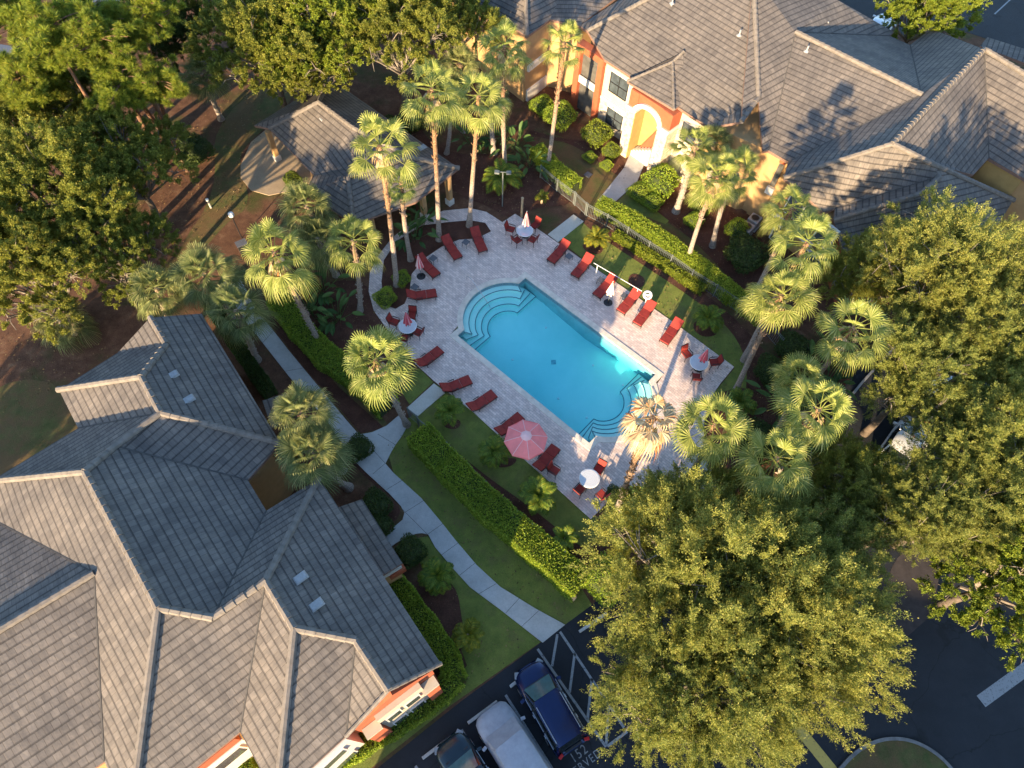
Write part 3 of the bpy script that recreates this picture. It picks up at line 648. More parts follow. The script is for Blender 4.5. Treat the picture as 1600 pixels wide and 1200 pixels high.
# arch spandrel (orange) with a white moulding and yellow recess
def arch(mbx, s0, s1, zsp, ztop, o, r_in, zt, mode):
    c = (s0+s1)/2; ra = (s1-s0)/2; n = 16; a = [math.pi*k/n for k in range(n+1)]
    if mode == 'spandrel':
        low = [(c+ra*math.cos(t), zsp+ra*.8*math.sin(t)) for t in a]; up = [(s1+.8 if k == 0 else s0-.8 if k == n else c+(ra+.8)*math.cos(a[k]), ztop) for k in range(n+1)]
    else:
        low = [(c+ra*math.cos(t), zsp+ra*.8*math.sin(t)) for t in a]; up = [(c+(ra+r_in)*math.cos(t), zsp+(ra*.8+r_in)*math.sin(t)) for t in a]
    A = F0+fn*o; B = F0+fn*(o-zt); vs = []
    for base in (A, B):
        for lst in (low, up): vs += [base+fu*s+Vector((0, 0, z)) for s, z in lst]
    m_ = n+1; fs = []
    for k in range(n): fs += [(k, k+1, m_+k+1, m_+k), (2*m_+k+1, 2*m_+k, 3*m_+k, 3*m_+k+1), (k+1, k, 2*m_+k, 2*m_+k+1), (m_+k, m_+k+1, 3*m_+k+1, 3*m_+k)]
    mbx.add(vs, fs); return mbx
arch(MB(), px0+.80, px1-.95, 4.2, 5.85, eo-.15, 0, .5, 'spandrel').build('arch_spandrel', M['orange'], b2, True)
arch(MB(), px0+.80, px1-.95, 4.2, 0, eo+.02, .34, .3, 'ring').build('arch_moulding', M['white'], b2, True)
for s0, s1 in ((px0, px0+.8), (px1-.9, px1)): fb_(s0, s1, OUT, eo-.1, 4.551, 5.83, 'stone_pier', 'orange'); fb_(s0-.08, s1+.08, OUT, eo+.08, 4.3, 4.549, 'pier_cap', 'white')
fb_(px0+.3, px1-.6, OUT-.02, OUT+.02, 0, 5.8, 'recess_wall', 'yellow_wall')
fb_(px0+.801, px0+.85, OUT+.02, eo-.02, 0, 4.2, 'recess_side', 'yellow_wall'); fb_(px1-1.0, px1-.951, OUT+.02, eo-.02, 0, 4.2, 'recess_side', 'orange')
stp = MB()
for k in range(10): fbox(stp, F0, fu, fn, px1-1.0-.28*(9-k)-.25, px1-1.01, OUT+.03, eo-.5, .18*k if k else 0.0, .18*(k+1))
stp.build('entrance_stair', M['conc_light'], b2, True)
fbs = MB(); A = F0+fn*(OUT+.35); fbs.add([A+fu*(px1-1.02)+Vector((0, 0, 4.2)), A+fu*(px1-1.02)+Vector((0, 0, .4)), A+fu*(px1-2.6)+Vector((0, 0, .4)), A+fu*(px1-2.6)+Vector((0, 0, 1.0))], [(0, 1, 2, 3)]); fbs.build('stair_side_wall', M['orange'], b2, True)
fb_(px0+.05, px1-.05, OUT-.1, eo-.72, 5.3, 5.82, 'portal_core', 'orange')
window(px1+.35, px1+1.6, 3.6, 5.0); fb_(px1, fl_-.2, -.9, OUT+.02, 0, 2.58, 'lower_wall', 'stone')
# balcony corner by the palms
ba, bb = P(1201, 235, 6), P(1232, 253, 6); bu = bb-ba; bu.z = 0; bl = bu.length; bu.normalize(); bn = Vector((bu.y, -bu.x, 0))
fbox(MB(), ba, bu, bn, .3, bl-.2, -.44, -.30, 0, 5.8).build('bay_wall', M['tan'], b2, True)
fbox(MB(), ba, bu, bn, .9, bl-.1, -.29, -.1, 2.7, 3.3).build('balcony_parapet', M['white'], b2, True)
fbox(MB(), ba, bu, bn, 1.0, bl-.2, -.292, -.20, 3.4, 5.5).build('balcony_opening', M['screen'], b2, True)
fbox(MB(), ba, bu, bn, .95, bl-.15, -.19, -.12, 5.5, 5.7).build('balcony_lintel', M['orange'], b2, True)
da, db = P(1225, 278, 6), P(1303, 342, 6); du = db-da; du.z = 0; dl = du.length; du.normalize(); dnn = Vector((du.y, -du.x, 0))
for s0, z0, z1 in ((.8, .9, 2.2), (.8, 3.6, 5.0), (3.6, .9, 2.2), (3.6, 3.4, 5.0)):
    wf = fbox(MB(), da, du, dnn, s0, s0+1.4, -.5, -.3, z0-.1, z1+.1).build('window', M['white'], b2, True)
    fbox(MB(), da, du, dnn, s0+.1, s0+1.3, -.3, -.285, z0, z1).build('pane', M['glass'], wf)
fbox(MB(), da, du, dnn, .2, dl-.5, -.5, -.28, 2.6, 2.85).build('trim_band', M['white'], b2, True)
ya, yb = P(1545, 247, 5.9), P(1600, 280, 5.9); yu = yb-ya; yu.z = 0; yl = yu.length; yu.normalize(); yn = Vector((yu.y, -yu.x, 0))
fbox(MB(), ya, yu, yn, 0, yl, -.3, -.06, 2, 5.75).build('recess_wall', M['yellow_wall'], b2, True)
MB().box(P(1590, 335, 2.8), (1.8, .5, 2.6), R(-40)).build('side_gable', M['orange'], b2, True)
MB().tube([P(1576, 330, 2.6)+Vector((.5*math.cos(t), 0, .7*math.sin(t))) for t in np.linspace(0, math.pi, 9)], .1, 6).build('arch_moulding', M['white'], b2, True)

# --- block beyond the lower edge, whose roofline shades the parking lot
q0 = P(850, 900, 0)-Vector((.375, .927, 0))*27; ub = Vector((math.cos(R(-8)), math.sin(R(-8)), 0)); nb = Vector((-ub.y, ub.x, 0)); q0 = q0-ub*2.5
b3 = thing('apartment_building', 'long apartment block beyond the lower edge of the parking lot', 'building', (q0.x, q0.y, 0), 0, 'apartment buildings round the pool')
Lb = 54; Wb = 6.5; rr_ = 7.25
def qb(s, o, z): return q0+ub*s+nb*o+Vector((0, 0, z))
mb = MB()
for pts in ([qb(-.6, -Wb, 4.6), qb(Lb, -Wb, 4.6), qb(Lb, 0, rr_), qb(-.6, 0, rr_)], [qb(Lb, Wb, 4.6), qb(-.6, Wb, 4.6), qb(-.6, 0, rr_), qb(Lb, 0, rr_)]):
    nrm = (pts[1]-pts[0]).cross(pts[2]-pts[0]).normalized(); u = Vector((0, 0, 1)).cross(nrm).normalized(); v = nrm.cross(u)
    mb.add(pts, [(0, 1, 2, 3)], [(p.dot(u), p.dot(v)) for p in pts])
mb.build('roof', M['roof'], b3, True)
mb = MB(); mb.add([qb(s, o, z) for s in (0, Lb-.6) for o, z in ((-Wb+.5, 0), (Wb-.5, 0), (Wb-.5, 4.75), (0, rr_-.12), (-Wb+.5, 4.75))], [(4, 3, 2, 1, 0), (5, 6, 7, 8, 9), (0, 1, 6, 5), (1, 2, 7, 6), (2, 3, 8, 7), (3, 4, 9, 8), (4, 0, 5, 9)]); mb.build('wall', M['tan'], b3, True)
for s in range(4, 52, 6):
    for z in (1.0,):
        wf = MB().add([qb(s+a, Wb-.5+o, z+c_) for c_ in (0, 1.4) for o in (0, .08) for a in (0, 1.6)], [(0, 1, 3, 2), (4, 6, 7, 5), (2, 3, 7, 6), (0, 2, 6, 4), (1, 5, 7, 3)]).build('window', M['white'], b3, True)
        MB().add([qb(s+a, Wb-.41, z+c_) for c_ in (.1, 1.3) for a in (.1, 1.5)], [(0, 1, 3, 2)]).build('pane', M['glass'], wf)

# --- open pavilion (shelter) next to the pool
c0 = P(560, 230, 3); cb = thing('pavilion', 'low tile-roofed pool pavilion on tan posts between the palms and the woods', 'pavilion', (c0.x, c0.y, 0))
V3 = dict(a=(516, 123, 2.9), b=(717, 263, 2.9), c=(641, 246, 4.2), d=(552, 200, 4.72), e=(498, 160, 4.72), f=(397, 196, 2.9), g=(421, 201, 3.0), h=(490, 273, 2.9), i=(544, 276, 4.2), j=(649, 316, 2.9), k=(552, 350, 2.9), l=(478, 300, 2.9))
rf3, W3 = roof_mesh(cb, V3, [list('abcde'), list('aefg')[:0] or ['a', 'e', 'g', 'f'], ['e', 'd', 'h', 'g'], ['d', 'c', 'i', 'h'], ['i', 'c', 'b', 'j', 'k'], ['i', 'k', 'l'], ['h', 'i', 'l']], .16)
caps(rf3, W3, [('e', 'a'), ('e', 'd'), ('d', 'c'), ('c', 'b'), ('i', 'k'), ('i', 'c'), ('e', 'g')])
for x, y, z in [(506, 186, 4.1), (517, 228, 3.4), (660, 231, 3.6)]: vent(rf3, x, y, z+.12)
def post(p, h=2.75, w=.35, nm='post', mt='tan'):
    o = MB().box(P(*p, 0)+Vector((0, 0, h/2)), (w, w, h), R(-42)).build(nm, M[mt], cb, True)
    MB().box(P(*p, 0)+Vector((0, 0, .25)), (w+.14, w+.14, .5), R(-42)).build('post_base', M['white'], o); return o
post((434, 250)); post((496, 290)); post((703, 318)); post((664, 340)); post((524, 165)); post((585, 370))
MB().prism([P(*q, 0).xy for q in [(560, 250), (600, 285), (660, 310), (690, 285), (620, 240), (590, 215)]], .05, 2.75).build('wall', M['tan'], cb, True)
MB().prism([P(*q, 0).xy for q in [(480, 262), (500, 285), (520, 300), (532, 290), (492, 255)]], .05, 2.7).build('wall', M['yellow_wall'], cb, True)
# ---------------------------------------------------------------- foliage
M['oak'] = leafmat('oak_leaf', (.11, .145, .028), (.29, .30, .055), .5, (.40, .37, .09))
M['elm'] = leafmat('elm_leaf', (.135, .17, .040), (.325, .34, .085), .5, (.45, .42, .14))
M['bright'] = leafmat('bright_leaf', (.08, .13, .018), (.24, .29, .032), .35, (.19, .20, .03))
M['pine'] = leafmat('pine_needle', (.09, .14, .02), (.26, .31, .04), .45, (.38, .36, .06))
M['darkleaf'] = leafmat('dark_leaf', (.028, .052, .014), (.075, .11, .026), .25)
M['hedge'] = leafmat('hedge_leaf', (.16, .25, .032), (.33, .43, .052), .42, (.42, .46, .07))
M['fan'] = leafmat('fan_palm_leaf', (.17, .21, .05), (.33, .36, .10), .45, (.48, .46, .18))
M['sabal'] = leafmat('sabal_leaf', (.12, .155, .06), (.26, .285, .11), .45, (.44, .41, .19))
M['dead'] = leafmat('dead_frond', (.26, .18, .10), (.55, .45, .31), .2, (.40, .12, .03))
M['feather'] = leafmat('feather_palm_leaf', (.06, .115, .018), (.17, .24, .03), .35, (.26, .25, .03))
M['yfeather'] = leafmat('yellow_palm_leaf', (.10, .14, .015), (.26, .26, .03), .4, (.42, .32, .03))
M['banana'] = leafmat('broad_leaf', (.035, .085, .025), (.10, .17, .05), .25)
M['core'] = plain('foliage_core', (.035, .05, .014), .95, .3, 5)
M['twig'] = plain('twig_bark', (.19, .16, .13), .9, .3, 5)
M['bark'] = plain('oak_bark', (.11, .085, .065), .95, .35, 4, bump=.8)
M['pinebark'] = plain('pine_bark', (.17, .095, .06), .95, .4, 3, bump=.8)
def mk_palmbark(name, lo, hi, hi2):
    t = NT(name); v = t.obj(); p = t.pos(); sx = t.n('ShaderNodeSeparateXYZ'); t.l(p, sx.inputs[0])
    n = t.noise(p, 1.2, 4); zz = t.math('ADD', t.math('DIVIDE', sx.outputs[2], 9.), t.math('MULTIPLY', t.math('SUBTRACT', n, .5), .5))
    c = t.ramp(zz, [(.35, lo), (.55, hi), (.85, hi2)])
    wv = t.n('ShaderNodeTexWave'); wv.bands_direction = 'Z'; wv.inputs['Scale'].default_value = 2.6; wv.inputs['Distortion'].default_value = 5; wv.inputs['Detail Scale'].default_value = 3; t.l(p, wv.inputs['Vector'])
    c = t.mix(.6, c, t.ramp(wv.outputs['Fac'], [(.2, (.5, .48, .46)), (.7, (1.35, 1.3, 1.25))]), 'MULTIPLY')
    c = t.mix(.5, c, t.ramp(t.noise(p, 9, 4, .8), [(.3, (.5, .5, .5)), (.7, (1.5, 1.45, 1.4))]), 'MULTIPLY')
    t.setc(c, .95, .1); t.bump(wv.outputs['Fac'], .8, .06); return t.m
M['palmbark'] = mk_palmbark('palm_bark', (.36, .31, .27), (.32, .24, .18), (.28, .17, .10))
M['boot'] = plain('palm_boot', (.42, .31, .21), .95, .5, 9, bump=.8)

def leaves(C, D, L, Wd, rng, jit=.5):
    """one rhombic leaf per centre C along direction D"""
    n = len(C); D = D+rng.normal(0, jit, (n, 3)); D /= np.linalg.norm(D, axis=1)[:, None]+1e-9
    Rn = rng.normal(0, 1, (n, 3)); S_ = np.cross(D, Rn); S_ /= np.linalg.norm(S_, axis=1)[:, None]+1e-9
    L = (L*rng.uniform(.6, 1.3, n))[:, None]; Wd = (Wd*rng.uniform(.6, 1.3, n))[:, None]
    V = np.stack([C, C+D*L*.5+S_*Wd, C+D*L, C+D*L*.5-S_*Wd], 1).reshape(-1, 3)
    return V, np.arange(n*4).reshape(-1, 4)
def sph(n, rng, zmin=-1):
    v = rng.normal(0, 1, (n*3, 3)); v /= np.linalg.norm(v, axis=1)[:, None]; return v[v[:, 2] > zmin][:n]
def crown_mesh(name, seed, mat, nblob=13, nclump=620, perc=64, leaf=(.17, .055), zs=.55, spray=.75, up=.25):
    """crown of radius 1 x5 m: overlapping lumps, each lump carrying feathery sprays"""
    rng = np.random.default_rng(seed)
    bl = [(0, 0, .25, .50)]
    for k in range(nblob):
        a = 2*math.pi*k/nblob*1.0+rng.uniform(-.3, .3); r = rng.uniform(.45, .78) if k % 3 else rng.uniform(.15, .4)
        bl.append((r*math.cos(a), r*math.sin(a), rng.uniform(-.25, .38)*(1-r*.4), rng.uniform(.17, .34)))
    bl = np.array(bl); pr = bl[:, 3]**2; pr /= pr.sum()
    bi = rng.choice(len(bl), nclump, p=pr); d = sph(nclump, rng, -.45)[:nclump]; bi = bi[:len(d)]
    rad = bl[bi, 3][:, None]*rng.uniform(.78, 1.1, (len(d), 1))
    c = bl[bi, :3]+d*rad
    out = c*np.array([1, 1, .8])+np.array([0, 0, .3]); out /= np.linalg.norm(out, axis=1)[:, None]+1e-9
    dirs = d*.55+out*.6+np.array([0, 0, up]); dirs /= np.linalg.norm(dirs, axis=1)[:, None]
    c = c*5.0; c[:, 2] *= zs/.55
    CC = []; DD = []
    for i in range(len(c)):
        m_ = int(perc*rng.uniform(.5, 1.5)); ntw = 9; Ls = spray*rng.uniform(.6, 1.35)
        ax = dirs[i]; st_ = rng.uniform(0, .75, ntw)            # side twigs leave the plume's axis one after another
        tw = ax+rng.normal(0, .5, (ntw, 3)); tw /= np.linalg.norm(tw, axis=1)[:, None]; tw[0] = ax; st_[0] = 0
        tl = Ls*(1-st_)*.62; tl[0] = Ls
        ti = rng.integers(0, ntw, m_); s_ = rng.uniform(.05, 1, m_)*tl[ti]
        q = c[i]-ax*Ls*.35+ax*(st_[ti]*Ls)[:, None]+tw[ti]*s_[:, None]+rng.normal(0, .045, (m_, 3)); q[:, 2] -= .06*s_**2
        CC.append(q); DD.append(tw[ti])
    CC = np.concatenate(CC); DD = np.concatenate(DD)
    V, Q = leaves(CC, DD, leaf[0], leaf[1], rng, .55)
    return np_mesh(name, V, Q, M[mat]), bl
def limb_mesh(name, bl, h, seed, mat, r0=.26, twigs=90):
    rng = random.Random(seed); mb = MB(); top = Vector((0, 0, h*.55))
    mb.tube([(0, 0, 0), (.05, .03, h*.2), (.1, -.05, h*.4), top], [r0*1.35, r0*1.05, r0*.9, r0*.8], 9)
    return mb, top
def branch_mesh(bl, h, seed, mat, zs):
    rng = random.Random(seed); mb = MB(); top = Vector((0, 0, h*.5))
    for b in bl:
        e = Vector((b[0]*5, b[1]*5, h+b[2]*5*zs/.55)); mid = top.lerp(e, .5)+Vector((rng.uniform(-.4, .4), rng.uniform(-.4, .4), rng.uniform(-.5, .1)))
        mb.tube([top, mid, e], [.13, .085, .05], 5)
        for _ in range(6):
            d = Vector((rng.gauss(0, 1), rng.gauss(0, 1), rng.gauss(.3, .7))).normalized()*b[3]*5*rng.uniform(.7, 1.05)
            mb.tube([mid.lerp(e, rng.uniform(.6, 1)), e+d*.5+Vector((0, 0, .1)), e+d], [.035, .025, .012], 4, False)
    return mb
TREES = {}
def tree_proto(key, mat, seed, h, zs=.55, **kw):
    me, bl = crown_mesh(key+'_crown', seed, mat, zs=zs, **kw)
    tr, _ = limb_mesh('trunk', bl, h, seed, 'bark'); br = branch_mesh(bl, h, seed, 'bark', zs)
    TREES[key] = (me, tr, br, h)
tree_proto('elm1', 'elm', 1, 7.5, nblob=21, nclump=620, perc=480, spray=1.6, leaf=(.088, .019))
tree_proto('elm2', 'elm', 2, 7.5, nblob=23, nclump=600, perc=490, spray=1.7, leaf=(.088, .019))
tree_proto('oak1', 'oak', 3, 7.0, nblob=21, nclump=720, perc=320, spray=.9, leaf=(.10, .028))
tree_proto('oak2', 'oak', 4, 7.0, nblob=20, nclump=700, perc=320, spray=.85, leaf=(.10, .028))
tree_proto('leafy', 'bright', 6, 7.0, nblob=21, nclump=780, perc=260, spray=.9, leaf=(.12, .036))
TM = {}
def tree(key, px, py, zc, r, label, rz=0, cat='tree', group=None, mat=None, name='broadleaf_tree', zsc=1.0):
    me, tr, br, h = TREES[key]; c = P(px, py, zc); s = r/5.0
    t = thing(name, label, cat, (c.x, c.y, 0), rz, group)
    if (key, 'm') not in TM:
        a = tr.build('trunk', M['bark'], t, smooth=True); b = br.build('branches', M['twig'], a)
        TM[(key, 'm')] = (a.data, b.data)
    else:
        a = link(bpy.data.objects.new('trunk', TM[(key, 'm')][0])); a.parent = t; b = link(bpy.data.objects.new('branches', TM[(key, 'm')][1])); b.parent = a
    a.scale = (s, s, zc/h)
    o = link(bpy.data.objects.new('crown', me)); o.parent = t; o.location = (0, 0, zc); o.scale = (s*1.02, s*1.02, s*zsc)
    if mat: o.material_slots[0].link = 'OBJECT'; o.material_slots[0].material = M[mat]
    return t

# pines: tufts of needles on a tall trunk
def pine_crown(seed):
    rng = np.random.default_rng(seed); CC = []; DD = []; mb = MB()
    for k in range(95):
        a = rng.uniform(0, 2*math.pi); r = rng.uniform(.3, 2.7)*(.7+.3*math.sin(3*a)); z = rng.uniform(-1.6, 1.3)*(1-r/4)
        c = np.array([r*math.cos(a), r*math.sin(a), z]); mb.tube([(0, 0, z*.6-.3), (c[0]*.5, c[1]*.5, z-.1), tuple(c)], [.05, .03, .02], 4, False)
        for _ in range(2):
            cc = c+rng.normal(0, .22, 3); d = sph(210, rng, -.5); CC.append(np.repeat(cc[None], len(d), 0)+d*.03); DD.append(d)
    V, Q = leaves(np.concatenate(CC), np.concatenate(DD), .34, .013, rng, .12)
    return np_mesh('pine_crown', V, Q, M['pine']), mb
PINE = [pine_crown(11), pine_crown(12)]
def pine(px, py, z, s, label, base=None, k=0, rz=0):
    c = P(px, py, z); b = P(*base) if base else Vector((c.x, c.y, 0)); t = thing('pine_tree', label, 'pine tree', b, 0, 'pines in the corner woods')
    a = MB().tube([(0, 0, 0), tuple((c-b)*.5+Vector((.1, 0, 0))), tuple(c-b+Vector((0, 0, 1)))], [.2, .15, .06], 8).build('trunk', M['pinebark'], t, smooth=True)
    br = PINE[k][1].build('branches', M['pinebark'], a); br.location = c-b; br.scale = (s,)*3
    o = link(bpy.data.objects.new('crown', PINE[k][0])); o.parent = t; o.location = c-b; o.scale = (s,)*3; o.rotation_euler = (0, 0, rz); br.rotation_euler = (0, 0, rz)

# fan palms
def add_fan(V, Fc, o, d, Lp, Rr, nseg, droop, rng, span=1.8, split=.6):
    """one costapalmate leaf: stalk, pleated blade, split drooping tips"""
    d = d.normalized(); up = Vector((0, 0, 1)); side = d.cross(up)
    side = side.normalized() if side.length > .1 else Vector((1, 0, 0))
    nrm = side.cross(d).normalized(); side = side.normalized()
    tilt = rng.uniform(-.35, .35); side, nrm = side*math.cos(tilt)+nrm*math.sin(tilt), nrm*math.cos(tilt)-side*math.sin(tilt)
    hub = o+d*Lp-Vector((0, 0, .10*Lp*abs(d.x)+.05*Lp)); n = len(V)
    sw = side*.022
    V += [o-sw, o+sw, hub+sw*.7, hub-sw*.7]; Fc.append((n, n+1, n+2, n+3))
    n = len(V); sw = nrm*.022; V += [o-sw, o+sw, hub+sw*.7, hub-sw*.7]; Fc.append((n, n+1, n+2, n+3))
    dph = 2*span/nseg
    for k in range(nseg):
        ph = -span+dph*(k+.5); rr = Rr*(1-.25*(abs(ph)/span)**2)*rng.uniform(.9, 1.06)
        def pt(a, f, lift=0):
            q = hub+(d*math.cos(a)+side*math.sin(a))*rr*f+nrm*(.10*f*(1-abs(a)/span*.6)+lift)
            q.z -= droop*f*f*f*(.5+.5*abs(a)/span); return q
        h = dph*.52; lf = .022*(1 if k % 2 else -1)*Rr
        n = len(V)
        V += [hub, pt(ph-h, split), pt(ph+h, split, 0), pt(ph, split, lf), pt(ph-h*.30, .86), pt(ph+h*.30, .86), pt(ph+rng.uniform(-.05, .05), 1.04)]
        V[-1].z -= droop*.38
        Fc += [(n, n+1, n+3), (n, n+3, n+2), (n+1, n+4, n+5, n+3), (n+3, n+5, n+2), (n+4, n+6, n+5)]
def fan_crown(name, seed, mat, nf=26, Lp=(.75, 1.15), Rr=(.72, .98), droop=(.22, .6), lo=-52, hi=78, nseg=22, skirt=6, split=.64):
    rng = random.Random(seed); V = []; Fc = []
    ga = math.pi*(3-math.sqrt(5))
    for k in range(nf):
        f = k/(nf-1); el = R(hi+(lo-hi)*f**.75)+rng.uniform(-.12, .12); az = ga*k+rng.uniform(-.2, .2)
        d = Vector((math.cos(az)*math.cos(el), math.sin(az)*math.cos(el), math.sin(el)))
        add_fan(V, Fc, d*.08+Vector((0, 0, .15-.45*f)), d, rng.uniform(*Lp)*(.75+.25*f), rng.uniform(*Rr)*(.8+.2*min(1, f*3)), nseg, rng.uniform(*droop)*(.3+f), rng, split=split)
    me = bpy.data.meshes.new(name); me.from_pydata([tuple(v) for v in V], [], Fc); me.materials.append(M[mat]); me.update(); return me
FANS = [fan_crown('fan_crown', s, 'fan', nf=n_, hi=hi_, lo=lo_, split=sp_, Lp=(.8, lp_)) for s, n_, hi_, lo_, sp_, lp_ in ((21, 23, 80, -34, .54, 1.25), (22, 27, 74, -48, .50, 1.2), (23, 20, 86, -24, .56, 1.35), (24, 25, 78, -38, .50, 1.25), (25, 22, 72, -50, .52, 1.3), (26, 28, 84, -30, .48, 1.2))]
SAB = [fan_crown('sabal_crown', s, 'sabal', nf=34, Lp=(.75, 1.2), Rr=(.85, 1.1), droop=(.35, .7), nseg=26, split=.36, lo=-35, hi=85) for s in (31, 32, 33)]
DEAD = fan_crown('dead_crown', 41, 'dead', nf=20, Lp=(.5, .8), Rr=(.55, .8), droop=(.7, 1.1), nseg=16, lo=-70, hi=55)
SKIRT = fan_crown('dead_fronds', 43, 'dead', nf=7, Lp=(.35, .5), Rr=(.5, .65), droop=(.9, 1.2), nseg=12, lo=-80, hi=-45)
def palm(kind, crown, base, s, label, k=0, z=None, rad=.17, rz=0, name=None, group=None, boots=False, kv=None):
    b = P(*base); c = P(crown[0], crown[1], z) if z else top_of(base, crown)
    t = thing(name or ('sabal_palm' if kind == 'sabal' else 'fan_palm'), label, 'palm tree', b, 0, group)
    d = c-b; bend = Vector((random.uniform(-.15, .15), random.uniform(-.15, .15), 0))
    n = 16; pts = [d*(i/n)+bend*math.sin(math.pi*i/n) for i in range(n+1)]
    rr = [rad*(1.55 if i == 0 else 1.25 if i == 1 else 1.0-.25*i/n)*random.uniform(.93, 1.07) for i in range(n+1)]
    mb = MB(); mb.tube(pts, rr, 10); a = None
    if boots or kind != 'fan0':
        bt = mb; f0 = .55 if not boots else .12
        for i in range(int(34*(1-f0)*d.length/4)):
            f = random.uniform(f0, .99) if not boots else random.uniform(f0, .99); az = i*2.4; p = d*f+bend*math.sin(math.pi*f); o = Vector((math.cos(az), math.sin(az), 0)); q = p+o*rad*.7
            bt.beam(q, q+o*.12+Vector((0, 0, .16)), .09, .03)
    mb.build('trunk', M['palmbark'], t)
    me = {'fan': FANS, 'sabal': SAB, 'dead': [DEAD]}[kind]; me = me[(k if kv is None else kv*5+2) % len(me)]
    o = link(bpy.data.objects.new('crown', me)); o.parent = t; o.location = d; o.scale = (s,)*3; o.rotation_euler = (R(random.uniform(-12, 12)), R(random.uniform(-12, 12)), rz or random.uniform(0, 6)); o.scale = (s*random.uniform(.93, 1.08), s*random.uniform(.93, 1.08), s*random.uniform(.9, 1.12))
    if kind == 'fan' and k % 2 == 0:
        sk = link(bpy.data.objects.new('dead_fronds', SKIRT)); sk.parent = t; sk.location = d-Vector((0, 0, .15)); sk.scale = (s,)*3; sk.rotation_euler = (0, 0, random.uniform(0, 6))
    return t
G1 = 'tall fan palms around the pool'
PALMS = [
 ('fan', (593, 228), (620, 447), 1.0, 'tall fan palm on the planting island, brown scar on its trunk', 0),
 ('fan', (627, 285), (642, 407), .62, 'small-crowned fan palm right behind the island palm, against the pavilion roof', 1),
 ('fan', (674, 138), (686, 376), 1.0, 'fan palm with smooth pale trunk growing at the tip of the lounge-side bed', 2),
 ('fan', (703, 152), (698, 240), .85, 'fan palm behind the pavilion corner, trunk half hidden', 3),
 ('fan', (748, 150), (733, 354), 1.0, 'fan palm with rough brown trunk right of the upper-left lounger pair', 1),
 ('fan', (788, 72), (790, 272), .95, 'fan palm topmost in the row, in front of the tan building corner', 0),
 ('fan', (882, 66), (855, 268), .82, 'slender fan palm with bare pale grey trunk by the orange porch', 3),
 ('fan', (427, 395), (502, 541), 1.12, 'broad fan palm leaning over the left hedge, nearest to the walkway bend', 2),
 ('fan', (551, 375), (563, 486), 1.0, 'fan palm with boot-covered trunk in the dark leafy bed left of the island', 3),
 ('fan', (586, 562), (636, 664), 1.12, 'fan palm beside the lower pool gate, crown overhanging the hedge', 0),
 ('fan', (1086, 226), (1056, 331), .88, 'thick-trunked fan palm right of the arched entrance', 1),
 ('fan', (1121, 276), (1073, 412), .95, 'fan palm with long pale trunk in front of the upper hedge', 2),
 ('fan', (1150, 262), (1113, 385), .9, 'fan palm behind the pale-trunked one, nearest to the round bush', 0),
 ('fan', (1238, 325), (1167, 478), .95, 'fan palm in front of the tan wall beside the grey cooling units', 3),
 ('fan', (1262, 378), (1162, 563), 1.0, 'fan palm based on mulch by the fence, crown against the dark roof', 1),
 ('fan', (1222, 461), (1148, 614), .98, 'fan palm with rough grey trunk at the right corner of the deck lawn', 2),
 ('fan', (1334, 512), (1243, 620), 1.05, 'fan palm leaning right over the dark shrubs, reddish trunk', 0),
 ('fan', (1116, 664), (1071, 750), 1.02, 'fan palm beside the pale path at the right end of the deck', 3),
 ('dead', (1020, 652), (962, 804), 1.0, 'dead fan palm with bleached hanging fronds at the lower right pool end', 0),
 ('fan', (1214, 716), (1165, 800), 1.05, 'lower fan palm of the pair sunk among the leafy trees right of the deck', 1),
 ('fan', (1280, 640), (1215, 735), 1.05, 'upper fan palm of the pair sunk among the leafy trees right of the deck', 2),
 ('fan', (1250, 590), (1205, 690), .8, 'shaded blue-green fan palm behind the sunken pair', 3)]
PZ = {16: 9.5, 17: 9.0, 19: 9.0, 20: 9.6, 21: 8.2}
for i, (kd, c, b, s, lab, k) in enumerate(PALMS): palm(kd, c, b, s*1.03, lab, k, z=PZ.get(i), kv=i, group=G1 if kd == 'fan' else None, rad=.22 if i == 10 else .17, boots=i in (8, 9, 7, 10, 18), name='dead_fan_palm' if kd == 'dead' else None)
G2 = 'shaggy sabal palms'
for i, (c, b, z, s, lab) in enumerate([
 ((245, 450), (280, 535), 5.6, 1.0, 'sabal palm at the top corner of the lower-left building roof'),
 ((318, 428), (368, 500), 6.0, 1.05, 'sabal palm right of the roof corner, middle of three by the walkway'),
 ((368, 485), (402, 563), 5.6, 1.0, 'sabal palm leaning over the shaded walkway bed, lowest of three'),
 ((478, 322), (520, 395), 5.0, 1.15, 'sabal palm tucked against the pavilion roof, above the broad fan palm'),
 ((496, 372), (525, 430), 4.0, .95, 'sabal palm between the two sunlit fan palms left of the pool'),
 ((470, 645), (535, 735), 7.0, 1.0, 'upper sabal palm of the pair over the brown wall recess'),
 ((484, 705), (545, 762), 6.2, 1.05, 'lower sabal palm of the pair over the brown wall recess'),
 ((315, 115), (346, 187), 5.0, .95, 'sabal palm with stout grey trunk standing alone in the dark woods'),
 ((92, 498), (118, 520), 1.6, 1.0, 'low shaded sabal palm at the foot of the left oak'),
 ((718, 98), (725, 205), 6.5, .9, 'bluish sabal palm behind the row of fan palms at the pavilion'),
 ((768, 150), (772, 240), 5, .8, 'shaded sabal palm at the foot of the topmost fan palm'),
 ((1115, 222), (1100, 318), 5.5, .8, 'dark sabal palm squeezed against the orange eave')]):
    palm('sabal', c, b, s, lab, i, z=z, rad=.2, group=G2, boots=True)

